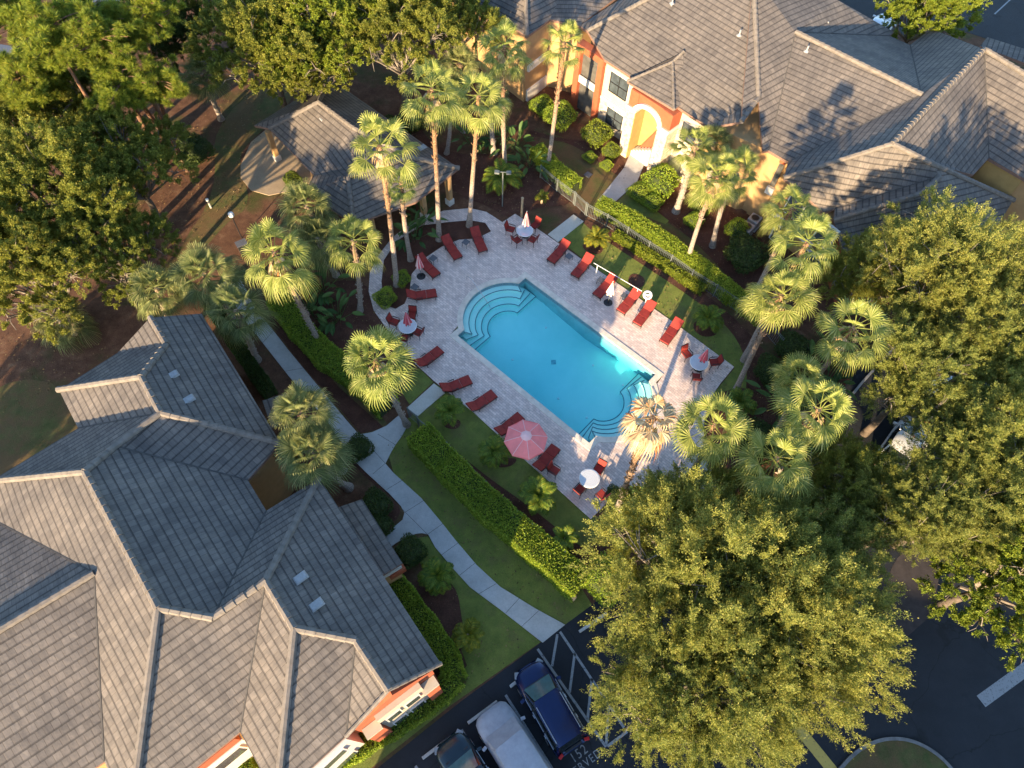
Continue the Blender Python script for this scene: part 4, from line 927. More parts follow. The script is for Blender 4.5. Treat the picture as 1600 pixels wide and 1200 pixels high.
# feather palms, shrubs, hedges
def feather_mesh(seed, mat, nf=15, L=1.25, ll=.42):
    rng = random.Random(seed); V = []; Fc = []
    for k in range(nf):
        az = k*2.4+rng.uniform(-.3, .3); el = R(rng.uniform(25, 75)); o = Vector((0, 0, .25)); d = Vector((math.cos(az)*math.cos(el), math.sin(az)*math.cos(el), math.sin(el)))
        p = o.copy(); step = L/12; nn = 12; prev = p
        for i in range(nn):
            d = (d-Vector((0, 0, .11+.01*i))).normalized(); q = p+d*step
            side = d.cross(Vector((0, 0, 1))).normalized(); f = (i+1)/nn; l = ll*math.sin(math.pi*min(1, .2+f*.75))
            n = len(V); V += [p+side*.012, p-side*.012, q-side*.012, q+side*.012]; Fc.append((n, n+1, n+2, n+3))
            for sg in (1, -1):
                for hh in (0, .5):
                    a = p.lerp(q, hh); e = a+(side*sg*.85+d*.55+Vector((0, 0, .12))).normalized()*l; e.z -= .10*l/.4; w_ = d*.032
                    n = len(V); V += [a-w_, a.lerp(e, .5)-w_*1.1+Vector((0, 0, .03)), e, a.lerp(e, .5)+w_*1.1+Vector((0, 0, .03))]; Fc.append((n, n+1, n+2, n+3))
            p = q
    me = bpy.data.meshes.new('fronds'); me.from_pydata([tuple(v) for v in V], [], Fc); me.materials.append(M[mat]); me.update(); return me
FE = [feather_mesh(51, 'feather', 19), feather_mesh(52, 'feather', 17, 1.3)]; YF = feather_mesh(53, 'yfeather', 15)
def small_palm(px, py, s, label, me, stem=.6, group='small feather palms on the pool lawns'):
    b = P(px, py, 0); t = thing('feather_palm', label, 'palm', b, 0, group)
    MB().tube([(0, 0, 0), (.02, .02, stem*.5), (0, 0, stem+.25)], [.10, .08, .07], 7).build('trunk', M['wood'], t)
    o = link(bpy.data.objects.new('crown', me)); o.parent = t; o.location = (0, 0, stem); o.scale = (s,)*3; o.rotation_euler = (0, 0, random.uniform(0, 6))
for a in [(704, 652, .95, 'small feather palm beside the lower gate path', FE[0]), (773, 714, .95, 'small feather palm just left of the open pink umbrella', FE[1]), (840, 783, 1.15, 'full feather palm on the lawn below the lower table, yellow-green', FE[0]),
 (931, 384, .95, 'bright yellow feather palm beside the upper gate path', YF), (1103, 508, 1.0, 'feather palm at the right end of the sunny lawn', FE[1]), (846, 318, .55, 'small yellow feather palm by the timber post', YF),
 (732, 996, .85, 'yellow-tipped small palm alone on the corner mulch bed', YF), (684, 905, .95, 'dark green small palm beside the building hedge', FE[1]), (880, 848, .8, 'low dark feather palm in the mulch below the long hedge end', FE[0]),
 (785, 292, 1.5, 'large arching feather palm under the floodlight pole', FE[1]), (1150, 640, 1.0, 'shaded feather palm by the right-hand mulch bed', FE[0])]: small_palm(*a)
def bird_mesh(seed):
    rng = random.Random(seed); V = []; Fc = []
    for k in range(26):
        az = rng.uniform(0, 6.28); el = R(rng.uniform(30, 80)); r0 = rng.uniform(0, .45); b = Vector((math.cos(az)*r0, math.sin(az)*r0, 0)); d = Vector((math.cos(az)*math.cos(el), math.sin(az)*math.cos(el), math.sin(el)))
        L = rng.uniform(.7, 1.5); q = b+d*L; s_ = d.cross(Vector((0, 0, 1))).normalized(); n = len(V); V += [b-s_*.02, b+s_*.02, q+s_*.015, q-s_*.015]; Fc.append((n, n+1, n+2, n+3))
        d2 = (d-Vector((0, 0, .55))).normalized(); LL = rng.uniform(.7, 1.0); wv = rng.uniform(.13, .19); prev = None
        for i in range(6):
            f = i/5; c = q+d2*LL*f-Vector((0, 0, .25*f*f)); ww = wv*math.sin(math.pi*min(.98, .1+.86*f))
            n = len(V); V += [c-s_*ww+Vector((0, 0, .05)), c, c+s_*ww+Vector((0, 0, .05))]
            if i: Fc += [(n-3, n-2, n+1, n), (n-2, n-1, n+2, n+1)]
    me = bpy.data.meshes.new('broad_leaves'); me.from_pydata([tuple(v) for v in V], [], Fc); me.materials.append(M['banana']); me.update(); return me
BIRD = [bird_mesh(61), bird_mesh(62)]
def bird(px, py, s, label, k=0):
    o = link(bpy.data.objects.new('broadleaf_plant', BIRD[k])); o.location = P(px, py, 0); o.scale = (s,)*3; o.rotation_euler = (0, 0, random.uniform(0, 6)); tag(o, label, 'plant', 'large-leaved tropical plants')
for i, a in enumerate([(505, 455, 1.1, 'broad-leaved plant left of the boot-trunked fan palm'), (470, 435, 1.0, 'broad-leaved plant in the bed nearest the walkway bend'), (528, 500, 1.0, 'broad-leaved plant below the boot-trunked fan palm'), (485, 490, 1.1, 'broad-leaved plant beside the left hedge'), (645, 375, 1.05, 'broad-leaved plant between island palm and pavilion path'), (662, 350, 1.0, 'broad-leaved plant at the pavilion corner post'),
 (805, 235, 1.1, 'broad-leaved plant behind the floodlight pole'), (828, 262, 1.0, 'broad-leaved plant between floodlight pole and upper hedge'), (775, 225, .9, 'broad-leaved plant at the topmost palm foot'), (1027, 790, 1.0, 'single broad-leaved plant at the lower right deck edge'), (1262, 585, 1.1, 'bluish broad-leaved plant under the reddish-trunked palm'), (1292, 600, 1.1, 'broad-leaved plant right of the reddish-trunked palm'), (1215, 640, 1.1, 'broad-leaved plant above the sunken palm pair'), (1300, 565, 1.0, 'broad-leaved plant in the dark bed by the trees'), (735, 225, .9, 'broad-leaved plant behind the pavilion corner')]): bird(*a, k=i % 2)

def shell_leaves(P_, N_, rng, leaf, depth=.16):
    C = P_-N_*rng.uniform(-.02, depth, (len(P_), 1)); return leaves(C, N_*.7+np.array([0, 0, .35]), leaf[0], leaf[1], rng, .7)
def bush_mesh(seed, n=3600, leaf=(.10, .038)):
    rng = np.random.default_rng(seed); d = sph(n, rng, -.5); r = 1+.10*np.sin(d[:, 0]*5+seed)+.10*np.cos(d[:, 1]*6)+.05*np.sin(d[:, 2]*9)
    V, Q = shell_leaves(d*r[:, None], d, rng, leaf); return V, Q
def bush_obj(name, seed, mat, n=3600, leaf=(.10, .038)):
    V, Q = bush_mesh(seed, n, leaf); mb = MB(); mb.lathe([(.01, -.6), (.7, -.5), (.86, 0), (.62, .55), (.01, .84)], 12)
    tri = len(V); me = np_mesh(name, V, Q, M[mat]); return me
BUSH = {k: bush_obj('leaf_mass', i+70, k) for i, k in enumerate(['hedge', 'bright', 'darkleaf'])}
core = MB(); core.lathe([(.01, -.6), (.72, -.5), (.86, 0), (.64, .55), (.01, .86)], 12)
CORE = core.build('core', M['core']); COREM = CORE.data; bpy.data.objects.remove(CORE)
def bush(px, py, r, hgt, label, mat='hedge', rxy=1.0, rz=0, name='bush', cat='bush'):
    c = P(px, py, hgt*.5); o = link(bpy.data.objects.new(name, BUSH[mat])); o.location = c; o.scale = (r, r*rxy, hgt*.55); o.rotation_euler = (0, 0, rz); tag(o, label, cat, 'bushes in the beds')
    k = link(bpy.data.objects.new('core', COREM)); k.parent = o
for a in [(876, 180, 1.25, 1.8, 'tall rounded bush beside the pale-trunked palm and orange porch'), (848, 165, 1.0, 1.3, 'low bush at the foot of the tan wing wall'), (932, 208, 1.15, 1.7, 'clipped bright bush below the stone window'), (955, 236, .7, 1.2, 'small bush between the clipped bright bush and entrance path'), (948, 258, .5, .7, 'very small round bush left of the entrance path'),
 (922, 245, .55, .5, 'low groundcover bush on the facade lawn'), (1034, 282, 1.3, 1.9, 'big round clipped bush right of the entrance path'), (1000, 300, .9, .9, 'low bush at the foot of the big round bush'), (1020, 315, .8, .8, 'low bush under the thick-trunked palm'), (1098, 318, .9, 1.2, 'bush between the two thick palm trunks'), (1165, 395, 1.5, 1.7, 'large dark round bush below the cooling units'), (1152, 358, .8, 1.4, 'bush left of the cooling units'), (1085, 345, .7, 1.0, 'small bush behind the pale palm trunk'),
 (457, 281, .65, 1.1, 'single round bright bush at the pavilion floor edge'), (643, 188, 1.2, 1.4, 'bush behind the pavilion roof'), (610, 195, .8, 1.2, 'small bush behind the pavilion ridge'), (602, 465, .75, .9, 'grassy shrub at the tip of the planting island'), (628, 435, .6, .9, 'yellowish shrub on the planting island'),
 (560, 700, .8, 1.0, 'bush in the shaded bed by the sabal pair'), (585, 790, .9, 1.2, 'dark bush by the porch roof'), (590, 822, .8, 1.0, 'shaded bush next to the walkway branch'), (640, 862, .85, 1.1, 'dark bush left of the lawn corner'), (668, 700, .01, .02, 'x')]:
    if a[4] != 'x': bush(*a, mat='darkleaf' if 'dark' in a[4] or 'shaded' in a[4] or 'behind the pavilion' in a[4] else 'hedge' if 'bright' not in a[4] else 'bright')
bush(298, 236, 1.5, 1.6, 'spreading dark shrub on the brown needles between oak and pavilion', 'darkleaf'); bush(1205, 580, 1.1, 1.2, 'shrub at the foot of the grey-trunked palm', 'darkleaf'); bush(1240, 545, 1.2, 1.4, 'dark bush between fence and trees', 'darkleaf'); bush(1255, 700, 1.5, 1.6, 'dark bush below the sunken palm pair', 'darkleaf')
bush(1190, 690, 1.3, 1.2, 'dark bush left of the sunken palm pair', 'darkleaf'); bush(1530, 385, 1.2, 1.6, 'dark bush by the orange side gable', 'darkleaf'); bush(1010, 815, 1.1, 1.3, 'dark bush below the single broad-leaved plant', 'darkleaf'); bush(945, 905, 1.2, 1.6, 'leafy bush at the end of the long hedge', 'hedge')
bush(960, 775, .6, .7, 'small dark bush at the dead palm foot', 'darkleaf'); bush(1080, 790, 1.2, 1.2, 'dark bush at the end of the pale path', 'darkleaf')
def hedge(label, px, w, h, seed, mat='hedge', dens=900, wob=.05):
    rng = np.random.default_rng(seed); pts = [np.array(P(x, y, 0)) for x, y in px]; V = []; off = 0; Cs = []; Ns = []
    mb = MB(); L_ = 0
    for a, b in zip(pts, pts[1:]):
        d = b-a; L = np.linalg.norm(d); d = d/L; s_ = np.array([-d[1], d[0], 0])
        n = int(dens*L*(w+2*h)); f = rng.uniform(0, w+2*h, n); t = rng.uniform(-.12, L+.12, n)
        top = (f > h) & (f < h+w); left = f <= h
        x = np.where(top, f-h-w/2, np.where(left, -w/2, w/2)); z = np.where(top, h, np.where(left, f, f-h-w))
        wv = wob*np.sin(t*1.9+seed)*.6+wob*np.sin(t*4.7+1.3*seed+x*3)*.5
        ed = np.abs(x)/(w/2); z = z-.22*h*np.where(top, np.clip(ed-.72, 0, 1)**1.2, 0)
        nn = np.where(top[:, None], np.array([0, 0, 1.]), np.where(left[:, None], -s_, s_)); z = z+np.where(top, wv, 0)
        Cs.append(a+d*t[:, None]+s_*(x+np.where(top, 0, np.sign(x)*wv))[:, None]+np.array([0, 0, 1])*z[:, None]); Ns.append(nn)
        A, B = Vector(a), Vector(b); mb.beam(A+Vector((0, 0, h*.46)), B+Vector((0, 0, h*.46)), w-.28, h*.9)
    V, Q = shell_leaves(np.concatenate(Cs), np.concatenate(Ns), rng, (.10, .036), .12)
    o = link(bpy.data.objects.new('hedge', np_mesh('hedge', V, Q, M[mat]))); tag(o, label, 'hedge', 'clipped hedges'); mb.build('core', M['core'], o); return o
hedge('long clipped hedge running beside the lawn below the pool, sunlit at its lower end', [(657, 688), (700, 735), (760, 795), (830, 855), (880, 898), (905, 922)], 1.6, 1.35, 1)
hedge('shaded hedge between the walkway and the leafy bed, ending at the lower gate', [(440, 480), (470, 520), (512, 565), (560, 598), (608, 642)], 1.5, 1.2, 2)
hedge('sunlit clipped hedge behind the metal fence above the pool lawn', [(935, 330), (985, 355), (1040, 392), (1095, 432), (1140, 470), (1190, 505)], 1.0, 1.2, 3)
hedge('short hedge left of the upper gate', [(838, 245), (862, 272), (898, 300)], 1.1, 1.1, 4)
hedge('low hedge wrapping the lower-left building corner beside the corner lawn', [(612, 905), (645, 950), (675, 990), (704, 1035), (712, 1062), (690, 1085)], 1.1, 1.0, 5, 'hedge')
hedge('low hedge under the white-framed windows along the parking lot', [(688, 1085), (640, 1120), (590, 1150), (540, 1180), (480, 1225)], 1.1, 1.0, 6)
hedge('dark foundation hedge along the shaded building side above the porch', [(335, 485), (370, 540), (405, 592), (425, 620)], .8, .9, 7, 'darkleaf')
hedge('small hedge patch below the corner windows of the building', [(345, 1205), (375, 1180), (385, 1215)], 1.4, 1.2, 8)
hedge('loose sunlit hedge along the outside of the metal fence', [(960, 372), (1030, 415), (1095, 458)], .6, .7, 9, 'bright')

# ---- trees
T = 'feathery trees over the parking lot'
tree('elm1', 1130, 930, 6.2, 5.9, 'broad feathery tree beside the blue car, biggest crown over the parking lot', .3, group=T)
tree('elm2', 1222, 985, 6.2, 4.6, 'feathery tree over the dark road, in the middle of the lower right', 2.1, group=T)
tree('elm1', 1090, 1080, 5.8, 4.2, 'feathery tree over the painted hatching at the lower edge', 4.0, group=T)
tree('elm2', 1235, 865, 5.0, 4.3, 'feathery tree above the road, next to the sunken palms', 1.0, group=T)
tree('elm1', 1045, 845, 4.2, 3.4, 'small feathery tree at the dead palm foot', 5.0, group=T, mat='oak')
tree('elm2', 1480, 430, 7.6, 5.0, 'pale feathery tree in front of the dark roof at the right', .7, group=T)
tree('elm1', 1560, 540, 7.2, 4.6, 'feathery tree at the right edge beside the building', 2.7, group=T)
tree('elm2', 1440, 595, 6.6, 3.9, 'feathery tree above the parked white car', 3.3, group=T)
tree('elm1', 1565, 715, 7.0, 4.4, 'feathery tree at the right edge over the hidden cars', 1.6, group=T)
tree('elm2', 1435, 800, 6.4, 3.1, 'feathery tree where the worn road patch begins', 5.1, group=T)
tree('elm1', 1325, 765, 5.0, 3.3, 'feathery tree right of the sunken palm pair', .1, group=T, mat='oak')
tree('elm2', 1345, 435, 5.0, 3.2, 'loose small tree below the dark roof and fan palms', 2.2, group=T, mat='oak')
tree('leafy', 1590, 900, 6.4, 3.9, 'bright green tree overhanging the road at the right edge', .5, group=T)
tree('elm1', 1505, 790, 6.6, 3.7, 'feathery tree above the bright green road tree', 4.1, group=T)
tree('elm1', 1655, 640, 6.6, 5.0, 'tree cut by the right edge in line with the white car', 2.0, group=T)
tree('elm2', 1150, 800, 3.6, 3.0, 'low tree in front of the lower sunken palm', 0.4, group=T, mat='oak')
T = 'dense trees of the corner woods'
tree('oak1', 90, 300, 7.0, 5.6, 'big oak filling the left edge, sunlit olive crown', .4, group=T)
tree('oak2', 195, 255, 6.2, 4.4, 'oak between the big left oak and the dark shrub', 1.4, group=T)
tree('oak1', 45, 425, 6.2, 4.6, 'oak with crown above the low shaded sabal', 2.9, group=T)
tree('oak2', 165, 390, 5.6, 3.9, 'oak reaching towards the walkway sabals', 3.8, group=T)
tree('oak2', 10, 200, 7.0, 5.0, 'oak at the left edge below the pines', 4.9, group=T)
tree('leafy', 410, 60, 7.5, 5.0, 'dark dense tree at the top between pines and oak', .2, group=T, mat='oak')
tree('leafy', 505, 40, 8.0, 4.8, 'yellow-green tree at the top, left of the sprawling oak', 1.2, group=T)
tree('oak1', 620, 45, 7.6, 5.2, 'sprawling oak at the top with pale trunk behind the pavilion', 2.5, group=T)
tree('oak2', 700, 25, 7.2, 4.0, 'oak with reddish tinge beside the upper building wing', 3.0, group=T)
tree('oak1', 350, -40, 7.0, 5.0, 'dark tree cut by the top edge behind the pines', 4.4, group=T)
tree('leafy', 250, 50, 4.5, 4.0, 'dark low tree under the pines', 4.4, group=T, mat='darkleaf')
tree('leafy', 470, 110, 5.5, 3.3, 'shaded tree above the pavilion roof tip', 3.4, group=T, mat='oak')
tree('oak1', -420, 990, 4.2, 3.6, 'oak beyond the left edge beside the building', .3, group=T)
tree('oak2', -290, 925, 3.0, 2.6, 'second oak beyond the left edge', 1.3, group=T)
tree('leafy', 1450, 5, 6.5, 4.2, 'round yellow-green tree at the top right parking lot', .9)
tree('leafy', 590, -60, 7.5, 5.0, 'tree cut by the top edge above the sprawling oak', .9, group=T)
tree('oak2', 120, 150, 5.0, 4.0, 'shaded oak under the pines', 1.9, group=T, mat='oak')
for i, a in enumerate([(70, 45, 10.5, 1.05, 'sunlit pine at the top left corner'), (150, 60, 10, .95, 'sunlit pine with tilted branch over the pale rear road', (215, 175)), (232, 20, 10, .85, 'sunlit pine at the top edge right of the rear road', (235, 150)), (190, 125, 7.5, 1.0, 'green shaded pine above the left oaks', (248, 200)),
 (245, 125, 7, .85, 'green pine with slim dark trunk standing in open needles', (258, 208)), (80, 110, 7, .9, 'shaded pine between corner pine and oaks'), (15, 20, 9, .9, 'pine cut by the left edge'), (30, 120, 8, 1.0, 'pine below the corner pine, above the left-edge oak'), (120, 5, 9.5, 1.0, 'pine cut by the top edge over the rear road'), (180, 45, 9, .9, 'pine between the tilted-branch pine and the top edge')]):
    pine(a[0], a[1], a[2]+2.5, a[3], a[4], a[5] if len(a) > 5 else None, i % 2, i*1.3)

# fallen leaves: nobody could count them
rng = np.random.default_rng(9); LC = []
regs = BED+[[(0, 520), (140, 520), (190, 545), (100, 600), (0, 650)], [(200, 250), (400, 130), (440, 190), (380, 250), (390, 320), (280, 420), (190, 330)], [(604, 700), (640, 670), (800, 820), (900, 915), (883, 970), (745, 883)], [(905, 345), (1080, 458), (1170, 560), (1130, 620), (1000, 468)], [(690, 1080), (730, 960), (845, 1000), (700, 1100)]]
for rg in regs:
    ps = [P(*q) for q in rg]; xs = [p.x for p in ps]; ys = [p.y for p in ps]; A = (max(xs)-min(xs))*(max(ys)-min(ys)); n = int(A*9)
    for _ in range(n):
        x, y = rng.uniform(min(xs), max(xs)), rng.uniform(min(ys), max(ys)); ins_ = False; j = len(ps)-1
        for i in range(len(ps)):
            if (ps[i].y > y) != (ps[j].y > y) and x < (ps[j].x-ps[i].x)*(y-ps[i].y)/(ps[j].y-ps[i].y)+ps[i].x: ins_ = not ins_
            j = i
        if ins_: LC.append((x, y, .065))
LC = np.array(LC); DD = rng.normal(0, 1, LC.shape); DD[:, 2] *= .15; DD /= np.linalg.norm(DD, axis=1)[:, None]
V, Q = leaves(LC, DD, .11, .035, rng, .1)
M['litter'] = leafmat('dry_leaf', (.06, .035, .02), (.22, .14, .07), .1, (.30, .22, .10))
tag(link(bpy.data.objects.new('fallen_leaves', np_mesh('fallen_leaves', V, Q, M['litter']))), kind='stuff')
# ---------------------------------------------------------------- pool furniture
def lounger():
    t = thing('sun_lounger', 'x', 'sun lounger')
    mb = MB()
    for s in (-.30, .30): mb.beam((s, 0, .30), (s, 1.28, .30), .04, .04); mb.beam((s, 1.28, .30), (s, 1.80, .62), .035, .035)
    for y in (.02, 1.26): mb.beam((-.30, y, .29), (.30, y, .29), .035, .035)
    mb.build('frame', M['bronze'], t)
    for x in (-.29, .29):
        for y in (.12, 1.3): MB().beam((x, y, 0), (x, y, .29), .035, .035).build('leg', M['bronze'], t)
    mb = MB()
    for y in (.0, .64): mb.box((0, y+.32+.01, .37), (.62, .62, .09))
    mb.build('seat_cushion', M['red'], t, bevel=.025)
    mb = MB(); mb.box((0, 1.56, .58), (.62, .68, .09)); me_ = mb.build('back_cushion', M['red'], t, bevel=.025)
    c = Vector((0, 1.56, .58)); Rm = Matrix.Rotation(R(36), 3, 'X')
    for v in me_.data.vertices: v.co = Rm @ (v.co-c)+c
    MB().beam((.33, .9, .50), (.33, 1.3, .50), .04, .03).beam((.33, .95, .3), (.33, .95, .5), .03, .03).beam((-.33, .9, .50), (-.33, 1.3, .50), .04, .03).beam((-.33, .95, .3), (-.33, .95, .5), .03, .03).build('armrest', M['bronze'], t)
    return t
LG = [((697, 374), (716, 404), 'red lounger at the tip of the upper-left bed, left of the pair'), ((742, 361), (755, 393), 'red lounger right of the pair by the upper-left bed'), ((657, 404), (682, 431), 'red lounger half behind the striped folded umbrella'), ((642, 461), (679, 459), 'red lounger lying crosswise by the planting island'),
 ((656, 568), (687, 548), 'red lounger below the left table'), ((694, 607), (734, 594), 'red lounger at the end of the lower gate path'), ((738, 636), (770, 617), 'red lounger between the gate path and the open umbrella'), ((782, 674), (812, 652), 'red lounger partly under the open pink umbrella'), ((843, 728), (866, 702), 'red lounger right of the open pink umbrella'),
 ((884, 381), (860, 410), 'red lounger next to the upper gate path'), ((921, 402), (897, 433), 'red lounger second from the upper gate path, sunlit back'), ((958, 434), (931, 464), 'red lounger behind the pale folded umbrella'), ((994, 458), (969, 488), 'red lounger next to the ring buoy, left of the sunlit two'), ((1018, 475), (994, 508), 'red lounger right below the ring buoy'), ((1060, 503), (1036, 537), 'red lounger by itself nearest the right table')]
lp = lounger()
for i, (h, f, lab) in enumerate(LG):
    a, b = P(*f, .35), P(*h, .6); d = b-a; rz = math.atan2(d.y, d.x)-math.pi/2; mid = (a+b)/2; dd = Vector((d.x, d.y, 0)).normalized(); loc = mid-dd*.95; loc.z = .056
    o = lp if i == 0 else dup(lp, loc, rz)
    o.location = loc; o.scale = (1.1,)*3; o.rotation_euler = (0, 0, rz); tag(o, lab, 'sun lounger', 'red sun loungers around the pool')
for i in (10, 11, 12, 13, 14):
    pass
def chair():
    t = thing('patio_chair', 'x', 'chair'); mb = MB()
    for x in (-.27, .27): mb.beam((x, -.22, .64), (x, .24, .64), .05, .03); mb.beam((x, .26, .38), (x, .42, 1.0), .03, .03)
    mb.beam((-.27, .42, 1.0), (.27, .42, 1.0), .03, .03); mb.beam((-.27, -.25, .38), (.27, -.25, .38), .03, .03); mb.build('frame', M['bronze'], t)
    for x in (-.27, .27):
        for y in (-.25, .25): MB().beam((x, y*1.1, 0), (x, y, .64 if y < 0 else .5), .03, .03).build('leg', M['bronze'], t)
    MB().box((0, 0, .44), (.52, .52, .09)).build('seat_cushion', M['red'], t, bevel=.02)
    mb = MB(); mb.box((0, .33, .74), (.52, .08, .52)); o = mb.build('back_cushion', M['red'], t, bevel=.02)
    Rm = Matrix.Rotation(R(-14), 3, 'X'); c = Vector((0, .33, .74))
    for v in o.data.vertices: v.co = Rm @ (v.co-c)+c
    return t
def table():
    t = thing('round_table', 'x', 'table')
    MB().lathe([(.55, .70), (.58, .712), (.58, .735), (.55, .745)], 36).build('tabletop', M['tglass'], t)
    MB().lathe([(.585, .69), (.605, .70), (.605, .73), (.585, .7355)], 36).build('rim', M['plasticw'], t)
    for k in range(4):
        a = k*math.pi/2+.5; MB().tube([(.42*math.cos(a), .42*math.sin(a), 0), (.20*math.cos(a), .20*math.sin(a), .35), (.40*math.cos(a), .40*math.sin(a), .69)], .022, 6).build('leg', M['bronze'], t)
    return t
def mk_glass():
    t = NT('frosted_glass_top'); p = t.obj(); vn = t.n('ShaderNodeTexWave'); vn.wave_type = 'RINGS'; vn.rings_direction = 'Z'; vn.inputs['Scale'].default_value = 3; t.l(p, vn.inputs['Vector'])
    t.setc(t.mix(t.noise(p, 5, 4), t.ramp(vn.outputs['Fac'], [(.2, (.42, .45, .50)), (.8, (.52, .55, .60))]), (.60, .62, .66)), .25, .6); return t.m
M['tglass'] = mk_glass()
tp, cp = table(), chair()
TB = [((820, 361), 'glass table with striped folded umbrella by the upper gate path', [((798, 358), 'left of'), ((808, 375), 'lower left of'), ((832, 374), 'lower right of'), ((836, 352), 'upper right of')]),
 ((637, 510), 'glass table with pink folded umbrella at the left of the pool', [((644, 493), 'above'), ((653, 519), 'right of'), ((616, 503), 'left of'), ((632, 528), 'below')]),
 ((1092, 567), 'glass table with pink folded umbrella at the right end of the deck', [((1073, 553), 'left of'), ((1116, 566), 'right of'), ((1088, 589), 'below')]),
 ((921, 748), 'bare glass table without umbrella at the bottom corner of the deck', [((936, 733), 'upper right of'), ((906, 765), 'lower left of'), ((940, 773), 'lower right of')])]
tn = ['the upper glass table', 'the left glass table', 'the right-hand glass table', 'the bare bottom-corner table']
first = True; fc = True
for i, (p, lab, ch) in enumerate(TB):
    c = P(p[0], p[1], .72); c.z = .056; o = tp if i == 0 else dup(tp); o.location = c; tag(o, lab, 'table', 'round glass tables')
    for q, w_ in ch:
        b = P(q[0], q[1], .5); b.z = .056; d = c-b; rz = math.atan2(d.y, d.x)+math.pi/2+random.uniform(-.25, .25)
        o = cp if fc else dup(cp); fc = False; o.location = b; o.rotation_euler = (0, 0, rz); tag(o, 'red cushioned chair '+w_+' '+tn[i], 'chair', 'red patio chairs')
for q, rz, lab in [((866, 735), 1.0, 'red cushioned chair alone between the lounger and the small palm')]:
    b = P(q[0], q[1], .5); b.z = .056; o = dup(cp, b, rz); tag(o, lab, 'chair', 'red patio chairs')
def side_table():
    t = thing('side_table', 'x', 'side table'); MB().box((0, 0, .43), (.46, .46, .03)).build('tabletop', M['slate'], t, bevel=.01)
    for x in (-.2, .2):
        for y in (-.2, .2): MB().beam((x, y, 0), (x*.9, y*.9, .415), .025, .025).build('leg', M['bronze'], t)
    return t
sp = side_table()
for i, (x, y, lab) in enumerate([(648, 449, 'small dark side table above the crosswise lounger'), (677, 404, 'small dark side table between the umbrella lounger and bed tip'), (728, 379, 'small dark side table between the two upper-left loungers'), (889, 401, 'small dark side table right of the lounger by the gate path'), (939, 438, 'small dark side table left of the pale folded umbrella'), (976, 463, 'small dark side table left of the ring buoy'), (841, 706, 'small side table at the edge of the open umbrella')]):
    b = P(x, y, .43); b.z = .056; o = sp if i == 0 else dup(sp); o.location = b; o.rotation_euler = (0, 0, R(-40)+random.uniform(-.1, .1)); tag(o, lab, 'side table', 'small side tables')
def mk_stripe(name, c1, c2, n=8.):
    t = NT(name); p = t.obj(); sx = t.n('ShaderNodeSeparateXYZ'); t.l(p, sx.inputs[0]); a = t.math('ARCTAN2', sx.outputs[1], sx.outputs[0])
    f = t.math('SINE', t.math('MULTIPLY', a, n)); c = t.mix(t.ramp(f, [(.45, (0, 0, 0)), (.6, (1, 1, 1))]), c1, c2)
    t.setc(c, .85, .2); return t.m
M['umb_open'] = plain('pink_canvas', (.88, .24, .23), .85, .10, 2); M['umb_seam'] = plain('canvas_seam', (.85, .52, .50), .85, .05)
M['umb_stripe'] = mk_stripe('striped_canvas', (.66, .16, .18), (.80, .62, .58), 6.); M['umb_pale'] = mk_stripe('pale_canvas', (.72, .45, .38), (.85, .74, .66), 6.); M['umb_pink'] = mk_stripe('pink_folded_canvas', (.62, .10, .13), (.72, .30, .32), 5.)
def folded(px, py, mat, label, ht=2.25, base=True, zb=.056, top=None):
    b = P(px, py, 0.06); b.z = zb; t = thing('folded_umbrella', label, 'umbrella', b, random.uniform(0, 3), 'folded pool umbrellas')
    MB().tube([(0, 0, 0), (0, 0, ht+.1)], .022, 8).build('pole', M['alu'], t)
    if base: MB().lathe([(.30, 0), (.31, .03), (.24, .07), (.05, .10), (.045, .35)], 24).build('base', M['black'], t, smooth=False)
    z0 = ht-1.15
    MB().lathe([(.23, z0), (.225, z0+.1), (.17, z0+.45), (.11, z0+.8), (.05, ht-.05), (.015, ht+.06)], 24, mod=lambda k, z: 1+.28*(1 if k % 4 < 2 else -1)*(1-(z-z0)/1.3)).build('canopy', M[mat], t)
    MB().lathe([(.001, ht+.1), (.03, ht+.12), (.001, ht+.17)], 8).build('finial', M['plasticw'], t)
folded(658, 432, 'umb_stripe', 'folded red and white umbrella on a black base by the left lounger', 2.2)
folded(950, 473, 'umb_pale', 'faded pale folded umbrella on a black base between the upper loungers', 2.2)
folded(821, 368, 'umb_stripe', 'folded striped umbrella through the upper glass table', 2.35)
folded(640, 520, 'umb_pink', 'folded pink umbrella through the left glass table', 2.3)
folded(1091, 576, 'umb_pink', 'folded pink umbrella through the right-hand glass table', 2.3)
c = P(822, 683, 2.35); t = thing('open_umbrella', 'open octagonal pink umbrella over the lower loungers', 'umbrella', (c.x, c.y, .056))
MB().tube([(0, 0, 0), (0, 0, 2.45)], .024, 8).build('pole', M['alu'], t); MB().lathe([(.30, 0), (.31, .03), (.24, .07), (.05, .10)], 24).build('base', M['black'], t)
mb = MB(); sm = MB(); RU = 1.28
def up_(k, f, sag=0):
    a = R(10)+k*math.pi/4; return Vector((math.cos(a)*RU*f, math.sin(a)*RU*f, 2.52-.50*f**1.35-sag))
